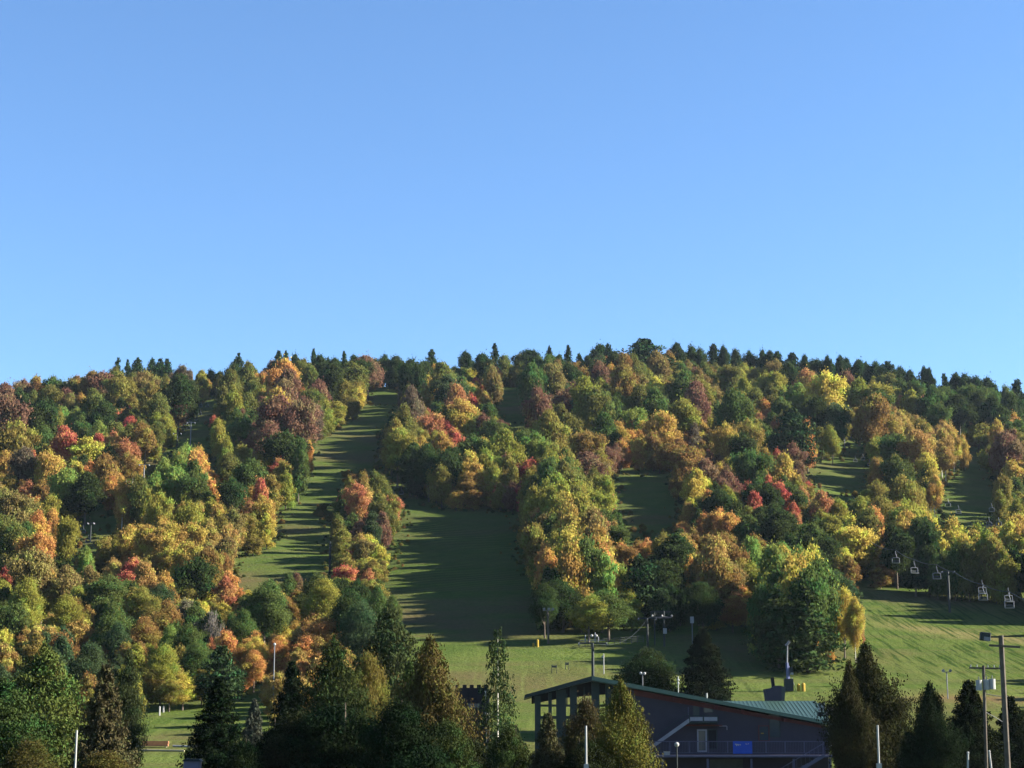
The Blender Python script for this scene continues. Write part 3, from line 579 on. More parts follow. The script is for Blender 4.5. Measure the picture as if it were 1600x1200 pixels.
for Pq in OPEN[:10]:                                     # brush along the edges of the runs
    for (x0, y0), (x1, y1) in zip(Pq, Pq[1:] + Pq[:1]):
        a, b_ = hit(x0, y0), hit(x1, y1)
        if a is None or b_ is None or y0 > 940 or y1 > 940: continue
        for i in range(int((b_ - a).length / 1.1)):
            p = a.lerp(b_, g.random()); x = p.x + g.gauss(0, 1.5); y = p.y + g.gauss(0, 1.5); H = g.uniform(.3, 1.0) + (g.random() < .12) * g.uniform(0, 1.6)
            addp((x, y, float(terr(x, y)) - .2), H * g.uniform(.9, 1.6), H, colour(g.choice(['og', 'ol', 'bn', 'gr', 'ro', 'og', 'dg']), g))
for i in range(26):
    p = hit(g.uniform(1625, 1760), g.uniform(940, 978)); H = g.uniform(12, 17); addp((p.x, p.y, p.z), H * .5, H, colour('dg', g))
print('mass trees', len(pts))
me = bpy.data.meshes.new('forest'); me.vertices.add(len(pts)); me.vertices.foreach_set('co', np.array(pts, np.float32).ravel())
for nm, ty, dat in (('scl', 'FLOAT_VECTOR', scl), ('col', 'FLOAT_COLOR', col), ('rnd', 'FLOAT', rn), ('ix', 'INT', ix)):
    a = me.attributes.new(nm, ty, 'POINT')
    a.data.foreach_set({'FLOAT_VECTOR': 'vector', 'FLOAT_COLOR': 'color', 'FLOAT': 'value', 'INT': 'value'}[ty], np.array(dat, np.int32 if ty == 'INT' else np.float32).ravel())
fo = meshobj('forest', me); tag(fo, 'undergrowth and smaller trees filling the wooded hillside', kind='stuff')
src = bpy.data.collections.new('forest_source')
for i in range(8):
    bm_ = bmesh.new(); c1 = flat(lowcrown(i) if i < 6 else PN[i - 5], i); bm_.from_mesh(c1)
    bm_.from_mesh(TR[i % 4] if i < 6 else STM); tm2 = bpy.data.meshes.new('forest_tree'); bm_.to_mesh(tm2); bm_.free(); tm2.materials.append(M['leaf_i']); tm2.materials.append(M['bark'])
    n0 = len(c1.polygons); mi = np.zeros(len(tm2.polygons), np.int32); mi[n0:] = 1; tm2.polygons.foreach_set('material_index', mi)
    so = bpy.data.objects.new('forest_tree', tm2); src.objects.link(so)
ng = bpy.data.node_groups.new('scatter', 'GeometryNodeTree')
ng.interface.new_socket('Geometry', in_out='INPUT', socket_type='NodeSocketGeometry'); ng.interface.new_socket('Geometry', in_out='OUTPUT', socket_type='NodeSocketGeometry')
gi = ng.nodes.new('NodeGroupInput'); go_ = ng.nodes.new('NodeGroupOutput'); iop = ng.nodes.new('GeometryNodeInstanceOnPoints')
ci = ng.nodes.new('GeometryNodeCollectionInfo'); ci.inputs['Collection'].default_value = src; ci.inputs['Separate Children'].default_value = True; ci.inputs['Reset Children'].default_value = True
m2p = ng.nodes.new('GeometryNodeMeshToPoints')
def nattr(nm, ty):
    n = ng.nodes.new('GeometryNodeInputNamedAttribute'); n.data_type = ty; n.inputs[0].default_value = nm; return [o for o in n.outputs if o.enabled][0]
ng.links.new(gi.outputs[0], m2p.inputs[0]); ng.links.new(m2p.outputs[0], iop.inputs['Points']); ng.links.new(ci.outputs[0], iop.inputs['Instance'])
iop.inputs['Pick Instance'].default_value = True; ng.links.new(nattr('ix', 'INT'), iop.inputs['Instance Index']); ng.links.new(nattr('scl', 'FLOAT_VECTOR'), iop.inputs['Scale'])
rv = ng.nodes.new('ShaderNodeCombineXYZ'); mm = ng.nodes.new('ShaderNodeMath'); mm.operation = 'MULTIPLY'; mm.inputs[1].default_value = 6.283
ng.links.new(nattr('rnd', 'FLOAT'), mm.inputs[0]); ng.links.new(mm.outputs[0], rv.inputs[2]); ng.links.new(rv.outputs[0], iop.inputs['Rotation'])
ng.links.new(iop.outputs[0], go_.inputs[0])
md = fo.modifiers.new('scatter', 'NODES'); md.node_group = ng
# ------------------------------------------------------------------ nearer evergreens and shrubs, built finer
PAL.update(f1=(104, 96, 70), f2=(100, 116, 50), f3=(72, 92, 46), f4=(36, 50, 32), f5=(96, 104, 100), f6=(70, 86, 44), f7=(104, 92, 46), f8=(118, 116, 40), f9=(96, 80, 58),
           f10=(54, 60, 38), f11=(42, 52, 36), f12=(74, 88, 54), f13=(66, 64, 40))
SPN = [conifer_mesh(200 + i, 'spruce', 25, 32, 14, 0.026, 1.9) for i in range(3)]
PNN = [conifer_mesh(220 + i, 'pine', 22, 20, 18, 0.028, 2.2) for i in range(3)]
CDN = [conifer_mesh(240 + i, 'cedar', 48, 36, 12, 0.021, 1.7) for i in range(3)]
THN = conifer_mesh(260, 'thin', 22, 13, 11, 0.026, 1.2)
SHN = [crown_mesh(280 + i, nb=60, per=900, leaf=0.02, shape=('broad', 'round')[i % 2], z0=0.0, inner=60, mat='needle') for i in range(2)]
STP = stem(3, 0.014, 'birch')
FORE = [
 ('shrub', SHN[0], 430, 1118, 120, 116, 'f4', 'dark shrub between the blue grey spruce and shrub group'),
 ('shrub', SHN[1], 700, 1120, 90, 112, 'f6', 'green shrub at the right foot of the rusty cedar'),
 ('spruce_tree', SPN[0], 1420, 1140, 70, 140, 'f11', 'low dark spruce filling the gap right of tall cedar'),  # kind, mesh, px, py of the top, width px, distance, colour, label
 ('pine_tree', PNN[0], 72, 1008, 130, 150, 'f2', 'sunlit yellow green pine at lower left beside the brown grey spruce'),
 ('pine_tree', PNN[1], 8, 1060, 130, 125, 'f3', 'broad green pine in the lower left corner'),
 ('pine_tree', PNN[2], -60, 1030, 130, 150, 'f3', 'green pine cut by the left edge of the photo'),
 ('spruce_tree', SPN[0], 166, 1032, 104, 122, 'f1', 'large brown grey spruce left of the small lawn'),
 ('pine_tree', PNN[1], 203, 1014, 50, 172, 'f12', 'soft green pine just behind the brown grey spruce'),
 ('spruce_tree', SPN[1], 342, 1056, 120, 130, 'f4', 'dark green spruce right of the small lawn'),
 ('spruce_tree', SPN[2], 398, 1088, 64, 118, 'f5', 'small blue grey spruce beside the dark spruce'),
 ('spruce_tree', SPN[0], 457, 1028, 92, 150, 'f11', 'nearly black narrow spruce below the lamp pole'),
 ('pine_tree', PNN[0], 522, 998, 110, 152, 'f6', 'dark pine with yellow green tips in the foreground group'),
 ('broadleaf_tree', CRN[0], 580, 1012, 72, 158, 'ol', 'olive and russet broadleaf tree among the foreground evergreens'),
 ('pine_tree', PNN[2], 608, 948, 120, 172, 'f12', 'tall open pine with a tiered top left of the shaded run'),
 ('cedar_tree', CDN[0], 672, 1003, 124, 125, 'f7', 'tall pointed rusty green cedar left of the thin larch'),
 ('cedar_tree', CDN[1], 640, 1040, 70, 132, 'f6', 'green cedar close behind the rusty pointed cedar'),
 ('shrub', SHN[0], 540, 1092, 170, 112, 'f4', 'dark evergreen shrub filling the bottom middle left'),
 ('shrub', SHN[1], 628, 1088, 150, 108, 'f4', 'blue green evergreen shrub against the rusty cedar'),
 ('shrub', SHN[1], 466, 1106, 120, 114, 'f10', 'green topped shrub left in the dark shrub group'),
 ('larch_tree', THN, 778, 976, 104, 150, 'f12', 'thin larch with a pale stem before the lawn'),
 ('spruce_tree', SPN[2], 856, 1110, 76, 118, 'f1', 'small brown tinged spruce before the open lodge wing'),
 ('shrub', SHN[0], 806, 1128, 80, 122, 'f6', 'green shrub left of the small brown spruce'),
 ('shrub', SHN[1], 740, 1150, 90, 116, 'f10', 'low dark shrub at the foot of the thin larch'),
 ('shrub', CRN[1], 918, 1084, 80, 128, 'f9', 'brown leaved shrub left of the golden cedar'),
 ('cedar_tree', CDN[2], 970, 1071, 104, 116, 'f8', 'golden green cedar before the lodge'),
 ('shrub', SHN[0], 905, 1150, 90, 112, 'f10', 'dark shrub below the brown leaved shrub'),
 ('broadleaf_tree', CRN[2], 1003, 1006, 96, 226, 'f12', 'rounded dark green tree behind the lodge roof'),
 ('spruce_tree', SPN[1], 1098, 978, 112, 222, 'f11', 'dark spruce rising behind the lodge roof'),
 ('cedar_tree', CDN[1], 1352, 1014, 128, 146, 'f13', 'tall dark cedar at the right end of the lodge'),
 ('cedar_tree', CDN[2], 1326, 1040, 66, 142, 'f13', 'lower dark cedar leaning on the tall cedar'),
 ('cedar_tree', CDN[0], 1452, 1072, 84, 128, 'f11', 'narrow dark cedar between tall cedar and utility pole'),
 ('spruce_tree', SPN[0], 1512, 1058, 116, 140, 'f11', 'dark spruce behind the transformer pole'),
 ('spruce_tree', SPN[2], 1578, 1084, 96, 150, 'f11', 'dark spruce behind the tall floodlight pole'),
 ('pine_tree', PNN[1], 1625, 1075, 90, 160, 'f6', 'pine boughs at the right edge of the photo'),
 ('shrub', SHN[1], 1404, 1120, 70, 150, 'f10', 'green bush between the two dark cedars'),
 ('shrub', CRN[1], 40, 1152, 120, 108, 'f7', 'yellow brown bush in the bottom left corner'),
 ('shrub', CRN[0], 160, 1168, 110, 106, 'f7', 'ochre bush under the brown grey spruce'),
 ('shrub', CRN[2], 290, 1196, 50, 118, 'f10', 'small bush behind the lilac cabinet'),
 ('shrub', SHN[0], 385, 1150, 90, 112, 'f4', 'dark bush below the small blue grey spruce'),
]
SEEN = set()
CATN = dict(pine_tree='pine tree', spruce_tree='spruce tree', cedar_tree='cedar', larch_tree='larch', shrub='shrub', broadleaf_tree='tree')
for kd, me_, px, py, w, D, code, lab in FORE:
    top = at(px, py, D); z0 = float(terr(top.x, D))
    PAL[code] = tuple(v * .86 for v in PAL[code]) if (code, 1) not in SEEN else PAL[code]; SEEN.add((code, 1)); plant(kd, Vector((top.x, D, z0)), w * D / FPX * (1.32 if kd in ('spruce_tree', 'cedar_tree') else 1.12), top.z - z0, code, lab, CATN[kd], me_, STP if kd == 'larch_tree' else STM if kd != 'broadleaf_tree' else TR[1], 'evergreens and shrubs of the foreground')
# ------------------------------------------------------------------ built things
class MB:
    def __init__(s): s.V, s.F = [], []
    def add(s, v, f):
        o = len(s.V); s.V += [tuple(p) for p in v]; s.F += [tuple(i + o for i in q) for q in f]; return s
    def box(s, c, d, rz=0.0, ry=0.0):
        mt = Matrix.Translation(Vector(c)) @ Matrix.Rotation(rz, 4, 'Z') @ Matrix.Rotation(ry, 4, 'Y')
        v = [mt @ Vector((x * d[0] / 2, y * d[1] / 2, z * d[2] / 2)) for x in (-1, 1) for y in (-1, 1) for z in (-1, 1)]
        return s.add(v, [(0, 1, 3, 2), (4, 6, 7, 5), (0, 4, 5, 1), (2, 3, 7, 6), (0, 2, 6, 4), (1, 5, 7, 3)])
    def tube(s, pts, r, k=8, r2=None):
        n = len(pts); rr = [r + ((r2 if r2 is not None else r) - r) * i / (n - 1) for i in range(n)]
        v, f = tube(pts, rr, k); v = list(v); f = list(f)
        f.append(tuple(range(k - 1, -1, -1))); f.append(tuple((n - 1) * k + i for i in range(k))); return s.add(v, f)
    def prism(s, prof, y0, y1):                          # profile in x,z pushed along y
        n = len(prof); v = [(x, y0, z) for x, z in prof] + [(x, y1, z) for x, z in prof]
        f = [tuple(range(n)), tuple(range(2 * n - 1, n - 1, -1))] + [(i, n + i, n + (i + 1) % n, (i + 1) % n) for i in range(n)]
        return s.add(v, f)
    def ball(s, c, r, k=10, sz=1.0):
        v, f = [], []
        for i in range(k // 2 + 1):
            a = math.pi * i / (k // 2)
            for j in range(k): b_ = 2 * math.pi * j / k; v.append((c[0] + r * math.sin(a) * math.cos(b_), c[1] + r * math.sin(a) * math.sin(b_), c[2] + r * sz * math.cos(a)))
        for i in range(k // 2):
            for j in range(k): f.append((i * k + j, (i + 1) * k + j, (i + 1) * k + (j + 1) % k, i * k + (j + 1) % k))
        return s.add(v, f)
    def build(s, name, mat, parent=None, bev=0.0):
        me = bpy.data.meshes.new(name); me.from_pydata(s.V, [], s.F); me.update()
        bm_ = bmesh.new(); bm_.from_mesh(me); bmesh.ops.recalc_face_normals(bm_, faces=bm_.faces[:])
        if bev: bmesh.ops.bevel(bm_, geom=bm_.edges[:], offset=bev, segments=1, affect='EDGES', clamp_overlap=True)
        bm_.to_mesh(me); bm_.free(); me.materials.append(mat); return meshobj(name, me, parent)
MT = dict(steel=simple('galvanised_steel', (130, 132, 136), 0.6, 0.1, 0.3, 3, k=0.7), dsteel=simple('dark_painted_steel', (38, 44, 44), 0.6, 0.2, 0.3, 3), white=simple('white_paint', (190, 190, 186), 0.6, k=0.55, var=0.2, scale=2),
          wood=simple('weathered_pole_wood', (112, 102, 90), 0.9, var=0.35, scale=4, bump=0.3, k=0.55), plank=simple('orange_planks', (196, 128, 92), 0.8, var=0.25, scale=3, k=0.55), pale=simple('pale_timber', (186, 174, 140), 0.8, scale=3, k=0.55),
          yellow=simple('yellow_pad', (196, 160, 36), 0.7, var=0.2, k=0.55), blue=simple('blue_vinyl', (26, 62, 160), 0.6, var=0.15), lilac=simple('lilac_cabinet', (132, 128, 150), 0.5, var=0.15, k=0.55),
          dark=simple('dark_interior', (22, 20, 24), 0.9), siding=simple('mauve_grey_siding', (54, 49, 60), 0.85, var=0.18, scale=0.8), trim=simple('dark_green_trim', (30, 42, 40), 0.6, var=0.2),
          fascia=simple('faded_green_fascia', (92, 112, 98), 0.55, var=0.2, scale=1, k=0.8), red=simple('red_brown_beam', (84, 38, 36), 0.8, var=0.3), rail=simple('grey_violet_rail', (76, 74, 98), 0.7, var=0.2),
          lpaint=simple('pale_lilac_board', (168, 166, 178), 0.7, var=0.15, k=0.55), cab=simple('blue_grey_mast', (110, 116, 160), 0.5, 0.2, 0.25, 2, k=0.55), net=simple('dull_mesh', (92, 96, 92), 0.8, k=0.55))
m, nt, out = newmat('window_glass'); b = N(nt, 'ShaderNodeBsdfPrincipled'); b.inputs['Base Color'].default_value = (0.03, 0.04, 0.05, 1); b.inputs['Roughness'].default_value = 0.12
nt.links.new(b.outputs[0], out.inputs[0]); MT['glass'] = m
m, nt, out = newmat('green_metal_roof'); b = N(nt, 'ShaderNodeBsdfPrincipled'); tc = N(nt, 'ShaderNodeTexCoord')
f = noise(nt, 0.7, 4, 0.6, tc.outputs['Object']); nt.links.new(mixc(nt, f, L3((62, 104, 88), .32), L3((82, 116, 100), .34)), b.inputs['Base Color']); b.inputs['Roughness'].default_value = 0.5
nt.links.new(b.outputs[0], out.inputs[0]); MT['roof'] = m
def thing(name, loc, label, cat, group=None, rz=0.0): return empty(name, loc, rz, label, cat, group)

# ---- the lodge: everything in metres about an origin under the roof peak
LD = 186.0; K = LD / FPX
o0 = at(925, 1150, LD); ORG = Vector((o0.x, LD, 0.0))
def lx(px): return (px - 925) * K
def lz(py): return (1150 - py) * K * 1.0
lodge = thing('lodge', ORG, 'dark mauve ski lodge with low pitched green roof, outside stairs and a long deck', 'lodge')
zb = -5.6
A, B_, C_ = (lx(822), lz(1088)), (lx(925), lz(1060)), (lx(1294), lz(1130))
def roofz(x): return A[1] + (x - A[0]) * (B_[1] - A[1]) / (B_[0] - A[0]) if x < 0 else B_[1] + (x - B_[0]) * (C_[1] - B_[1]) / (C_[0] - B_[0])
t_ = 0.46
MB().prism([A, B_, C_, (C_[0], C_[1] - t_ * .6), (B_[0], B_[1] - t_), (A[0], A[1] - t_ * .6)], -0.9, 13.0).build('roof', MT['roof'], lodge)
MB().prism([(B_[0], B_[1] + .02), (C_[0] + .05, C_[1] + .02), (C_[0] + .05, C_[1] - .30), (B_[0], B_[1] - .38)], -1.02, -0.905).build('fascia', MT['fascia'], lodge)
MB().prism([A, (B_[0] - .004, B_[1] + .02), (B_[0] - .004, B_[1] - .42), (A[0], A[1] - .35)], -1.0, -0.903).build('fascia', MT['trim'], lodge)  # left fascia: shade put into the colour by the darker trim
MB().prism([(A[0] + .7, A[1] - t_ * .6 + .16), (B_[0], B_[1] - t_ - .01), (lx(975), roofz(lx(975)) - t_ - .01), (lx(975), roofz(lx(975)) - 1.0), (lx(880), roofz(lx(880)) - 1.35), (A[0] + .7, A[1] - .9)], 0.64, .74).build('underside_shade', MT['dark'], lodge)  # near-black sheet standing in for the shade beneath the left roof
# soffit beams
sb = MB()
for px in (1052, 1115, 1155, 1220): x = lx(px); sb.box((x, -0.3, roofz(x) - t_ - 0.2), (0.28, 1.0, 0.34))
sb.prism([(lx(990), roofz(lx(990)) - t_ - .02), (lx(1280), roofz(lx(1280)) - t_ - .0), (lx(1280), roofz(lx(1280)) - t_ - .28), (lx(990), roofz(lx(990)) - t_ - .62)], -0.12, -0.004)
sb.build('beam', MT['red'], lodge)
# solid wall from 985 to 1288
xs_ = [lx(975), lx(1288)]
wall = MB().prism([(xs_[0], zb), (xs_[1], zb), (xs_[1], roofz(xs_[1]) - t_ - 0.003), (xs_[0], roofz(xs_[0]) - t_ - 0.003)], 0.0, 12.4).build('wall', MT['siding'], lodge)
bd = MB(); z = -1.5
while z < roofz(xs_[0]) - .6:
    x1 = xs_[1] if z < roofz(xs_[1]) - .5 else min(xs_[1], (z + .5 - B_[1]) / ((C_[1] - B_[1]) / (C_[0] - B_[0])))
    if x1 > xs_[0] + .5: bd.box(((xs_[0] + x1) / 2, -0.012, z), (x1 - xs_[0] - .02, 0.02, 0.035))
    z += 0.24
bd.build('siding_joint', MT['siding'], wall)
# open wing: posts and rails
pw = MB()
for px, w in ((842, .6), (861, .35), (878, 1.0), (897, .7), (931, .8), (951, .6), (968, .6)):
    x = lx(px); zt = roofz(x) - t_; MB().box((x, 0.4, (zb + zt) / 2), (w, 0.45, zt - zb - .006), 0).build('post', MT['trim'], lodge)
rl = MB(); rl.box((lx(903), 0.42, lz(1104)), (lx(965) - lx(842), 0.16, 0.22)).box((lx(903), 0.42, lz(1122)), (lx(965) - lx(842), 0.16, 0.30)).build('rail', MT['trim'], lodge)
MB().box((lx(914), 0.44, (roofz(lx(905)) + lz(1104)) / 2 - .15), (.14, .12, 1.5)).box((lx(887), 0.44, lz(1095)), (.12, .12, 1.2)).build('mullion', MT['trim'], lodge)
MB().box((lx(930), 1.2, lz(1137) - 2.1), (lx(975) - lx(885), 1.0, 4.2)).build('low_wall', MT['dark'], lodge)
MB().box((lx(925), 12.2, zb + 2.2), (lx(990) - lx(836), .3, 3.0)).build('rear_wall', MT['siding'], lodge)
# openings
def opening(x0, x1, y0, y1, nm, frame, pane, fw=.1, dy=0.0):
    a, b_, c_, d = lx(x0), lx(x1), lz(y1), lz(y0)
    fr = MB().box(((a + b_) / 2, -.05 - dy, d - fw / 2), (b_ - a, .1, fw)).box(((a + b_) / 2, -.05 - dy, c_ + fw / 2), (b_ - a, .1, fw)).box((a + fw / 2, -.05 - dy, (c_ + d) / 2), (fw, .1, d - c_ - 2 * fw)).box((b_ - fw / 2, -.05 - dy, (c_ + d) / 2), (fw, .1, d - c_ - 2 * fw)).build(nm, frame, lodge)
    MB().box(((a + b_) / 2, -.022 - dy, (c_ + d) / 2), (b_ - a - 2 * fw - .004, .03, d - c_ - 2 * fw - .004)).build('pane' if pane is not MT['lpaint'] else 'panel', pane, fr); return fr
dr = opening(1080, 1091, 1096, 1122, 'door', MT['siding'], MT['net'], .06); dr['label'] = 'plain grey upper door'
opening(1096, 1113, 1099, 1116, 'window', MT['siding'], MT['glass'])
dr = opening(1086, 1101, 1140, 1174, 'door', MT['lpaint'], MT['glass'], .15); MB().box((lx(1091), -.11, lz(1158)), (.1, .04, .06)).build('handle', MT['steel'], dr); dr['label'] = 'white framed glass door on the deck'
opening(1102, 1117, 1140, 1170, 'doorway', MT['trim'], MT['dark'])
opening(1180, 1197, 1134, 1158, 'window', MT['red'], MT['glass'])
opening(1197, 1214, 1116, 1152, 'window', MT['trim'], MT['glass'])
opening(1152, 1160, 1106, 1114, 'vent', MT['dark'], MT['dark'], .05)
vg = MB()
for i in range(4): vg.box((lx(1061) + i * .16, -.03, lz(1099)), (.09, .05, .32))
vg.build('vent', MT['rail'], lodge)
MB().tube([(lx(1073), -.08, lz(1106)), (lx(1073), -.08, lz(1118))], .05).build('downpipe', MT['rail'], lodge)
MB().box((lx(1126), -.12, lz(1135)), (.75, .08, .08)).box((lx(1132), -.12, lz(1138)), (.08, .08, .4)).build('bracket', MT['lpaint'], lodge)
MB().box((lx(1186), -.13, lz(1146)), (.28, .02, .1)).build('small_sign', MT['yellow'], lodge)
# upper landing and its stair
MB().box((lx(1094), -0.75, lz(1130)), (lx(1117) - lx(1072), 1.5, .14)).build('landing', MT['trim'], lodge)
MB().box((lx(1083), -1.53, lz(1124.5)), (lx(1093) - lx(1073.5), .05, .38)).box((lx(1105), -1.53, lz(1124.5)), (lx(1115) - lx(1095), .05, .38)).build('landing_board', MT['lpaint'], lodge)
lr = MB().box((lx(1094), -1.53, lz(1119.5)), (lx(1117) - lx(1072), .07, .07))
for px in (1073, 1094, 1116): lr.box((lx(px), -1.53, lz(1125)), (.08, .08, .72))
lr.build('landing_rail', MT['trim'], lodge)
sx0, sz0, sx1, sz1 = lx(1073), lz(1126), lx(1012), lz(1168); dx, dz = sx1 - sx0, sz1 - sz0; L_ = math.hypot(dx, dz); an = math.atan2(dz, -dx)
MB().box(((sx0 + sx1) / 2, -1.53, (sz0 + sz1) / 2), (L_, .06, .34), 0, an).build('stringer', MT['lpaint'], lodge)
MB().box(((sx0 + sx1) / 2, -0.45, (sz0 + sz1) / 2 - .05), (L_, .06, .30), 0, an).build('stringer', MT['trim'], lodge)
tr = MB()
for i in range(14): u_ = (i + .5) / 14; tr.box((sx0 + dx * u_, -.98, sz0 + dz * u_ - .02), (.28, .98, .04))
tr.build('tread', MT['trim'], lodge)
MB().box(((sx0 + sx1) / 2, -1.53, (sz0 + sz1) / 2 + .75), (L_, .05, .05), 0, an).build('handrail', MT['trim'], lodge)
MB().box((lx(1094), -.4, lz(1134)), (lx(1120) - lx(1060), .7, .12)).build('canopy_beam', MT['red'], lodge)
# deck
MB().box((lx(1150), -1.3, lz(1180)), (lx(1290) - lx(1010), 2.6, .22)).build('deck', MT['rail'], lodge)
dk = MB().box((lx(1150), -2.52, lz(1158)), (lx(1290) - lx(1010), .08, .08)).box((lx(1150), -2.52, lz(1175)), (lx(1290) - lx(1010), .05, .05))
px = 1012
while px < 1290: dk.box((lx(px), -2.52, lz(1167)), (.09, .07, 1.12)); px += 29
px = 1012
while px < 1288:
    dk.box((lx(px), -2.52, lz(1166.5)), (.018, .018, 1.08)); px += 2.4
dk.build('deck_railing', MT['rail'], lodge)
for px in (1030, 1098, 1164, 1228, 1282): MB().box((lx(px), -2.3, (zb + lz(1182)) / 2 - .06), (.2, .2, lz(1182) - zb - .13)).build('deck_post', MT['rail'], lodge)
MB().box((lx(1130), -.06, lz(1192) - .5), (lx(1155) - lx(1105), .08, 1.9)).build('garage_door', MT['siding'], lodge).active_material = MT['net']
a0, a1 = (lx(1272), lz(1160)), (lx(1180), lz(1212)); dx, dz = a1[0] - a0[0], a1[1] - a0[1]; L_ = math.hypot(dx, dz); an = math.atan2(dz, -dx)
MB().box(((a0[0] + a1[0]) / 2, -3.6, (a0[1] + a1[1]) / 2), (L_, .07, .08), 0, an).box(((a0[0] + a1[0]) / 2, -3.6, (a0[1] + a1[1]) / 2 - 1.2), (L_, .08, .34), 0, an).build('stair_side', MT['rail'], lodge)
tr = MB()
for i in range(14): u_ = (i + .5) / 14; tr.box((a0[0] + dx * u_, -3.05, a0[1] + dz * u_ - 1.15), (.36, 1.0, .05)).box((a0[0] + dx * u_, -3.6, a0[1] + dz * u_ - .6), (.03, .03, 1.1))
tr.build('tread', MT['rail'], lodge)
# rear wing with its standing seam roof, and the chimney
xr0, xr1 = lx(1120), lx(1300); zr, ze = lz(1098) + .28, lz(1131)
rw = MB().add([(xr0, 1.6, ze), (xr1, 1.6, ze), (xr1, 12.0, zr), (xr0, 12.0, zr), (xr0, 1.6, ze - .12), (xr1, 1.6, ze - .12), (xr1, 12.0, zr - .12), (xr0, 12.0, zr - .12)], [(0, 1, 2, 3), (4, 7, 6, 5), (0, 4, 5, 1), (2, 6, 7, 3), (1, 5, 6, 2), (0, 3, 7, 4)]).build('wing_roof', MT['roof'], lodge)
sm = MB(); x = xr0 + .2; sl_ = (zr - ze) / 10.4
while x < xr1: sm.add([(x + a, y, ze + (y - 1.6) * sl_ + h_) for a in (0, .05) for y in (1.6, 11.98) for h_ in (.004, .045)], [(0, 1, 3, 2), (4, 6, 7, 5), (0, 4, 5, 1), (2, 3, 7, 6), (1, 5, 7, 3), (0, 2, 6, 4)]); x += .42
sm.build('seam', MT['roof'], rw)
cx_ = lambda p: (p - 800) * (LD + 13) / FPX - ORG.x
cz_ = lambda p: (1150 - p) * (LD + 13) / FPX
ch = MB().prism([(cx_(1194), cz_(1100) - 1), (cx_(1214), cz_(1100) - 1), (cx_(1214.5), cz_(1074)), (cx_(1204), cz_(1074)), (cx_(1201), cz_(1077.5)), (cx_(1190), cz_(1079))], 12.6, 14.6).build('chimney', MT['siding'], lodge)
MB().prism([(cx_(1214.6), cz_(1074.5)), (cx_(1221), cz_(1076)), (cx_(1217), cz_(1100) - 1), (cx_(1214.1), cz_(1100) - 1)], 12.7, 14.5).build('lit_side', MT['net'], ch)  # paler slab: sunlight on the chimney's right side put into the colour
MB().box((cx_(1203), 13.4, cz_(1070)), (.34, .34, 1.3), 0, -.1).build('flue', MT['dark'], ch)
MB().tube([(lx(1065.5), 5, lz(1090)), (lx(1065.5), 5, lz(1057))], .05).ball((lx(1065.5), 5, lz(1063)), .14).ball((lx(1065.5), 5, lz(1068)), .13).build('aerial', MT['white'], lodge)
MB().tube([(lx(1107), 3, lz(1096)), (lx(1107), 3, lz(1084))], .09).build('vent_pipe', MT['white'], lodge)
un = MB().box((lx(1278), -.2, lz(1108) + .1), (.62, .7, .8)).build('floodlight_box', MT['white'], lodge); MB().box((lx(1276), -.2, lz(1118) + .05), (.55, .6, .42)).build('hood', MT['dark'], un)
MB().tube([(lx(1284), -.3, lz(1120)), (lx(1291), -.5, lz(1108))], .18, 8, .42).build('horn', MT['lpaint'], un)
# things fixed to or hung on the deck
bn = thing('banner', ORG + Vector((lx(1150.5), -2.60, lz(1167))), 'blue banner with small white writing tied to the deck railing', 'banner')
MB().box((0, 0, 0), (lx(1165) - lx(1136), .03, lz(1158) - lz(1176.5))).build('sheet', MT['blue'], bn)
wm = MB()
for x, z, w, h_ in ((-.55, .30, .42, .09), (-.60, .20, .10, .10), (-.42, .22, .12, .06), (-.24, .27, .10, .12), (.38, .34, .22, .06), (.60, .36, .08, .08)): wm.box((x, -.022, z), (w, .006, h_), 0, .15)
wm.build('lettering', MT['white'], bn)
def globe_lamp(px, py, D, zb_, label, r=.2):
    p = at(px, py, D); t = thing('lamp_post', (p.x, D, zb_), label, 'lamp')
    MB().tube([(0, 0, 0), (0, 0, p.z - zb_)], .06).build('pole', MT['dsteel'], t); MB().ball((0, 0, p.z - zb_ + r * .7), r).build('globe', MT['white'], t)
globe_lamp(1057.5, 1166, 180, -4.9, 'white globe lamp in front of the lodge deck', .24)
c = thing('wall_lamp', ORG + Vector((lx(1287), -.8, lz(1163))), 'white lamp cluster at the right corner of the lodge', 'lamp')
MB().box((0, 0, .75), (.28, .3, 1.0)).build('housing', MT['white'], c); MB().box((.2, -.1, -.05), (.55, .4, .4), .3).box((.55, -.1, -.2), (.5, .3, .25), .1).build('head', MT['white'], c)
MB().box((-.02, .1, -1.9), (.3, .3, 1.9)).build('stand', MT['pale'], c)
p = at(1042, 1177, 178); c = thing('crate', (p.x, 178, p.z - .15), 'small white crate left of the globe lamp', 'crate'); MB().box((0, 0, .12), (.55, .5, .3)).build('body', MT['lpaint'], c); MB().box((0, 0, .29), (.6, .55, .04)).build('lid', MT['white'], c)

# ---- poles
def pole(name, px, top, D, r, mat, label, cat, zb_=None, lean=0.0, k=10):
    p = at(px, top, D); z0 = float(terr(p.x, D)) if zb_ is None else zb_
    t = thing(name, (p.x, D, z0), label, cat); t.rotation_euler = (0, lean, 0)
    MB().tube([(0, 0, -.3), (0, 0, p.z - z0)], r * 1.12, k, r).build('pole', mat, t); return t, p.z - z0
t, H = pole('floodlight_pole', 1564, 993, 104, .15, MT['wood'], 'tall weathered pole with a floodlight at the right edge', 'light pole')
MB().box((-.42, 0, H - .08), (.85, .09, .09)).box((.7, .0, H - .05), (1.2, .07, .07)).build('arm', MT['dsteel'], t)
hd = MB().box((-.92, -.02, H - .06), (.56, .4, .48), 0, .12).build('floodlight', MT['dsteel'], t, .03); MB().box((-.88, -.23, H - .2), (.34, .03, .22), 0, .12).build('lens', MT['steel'], hd)
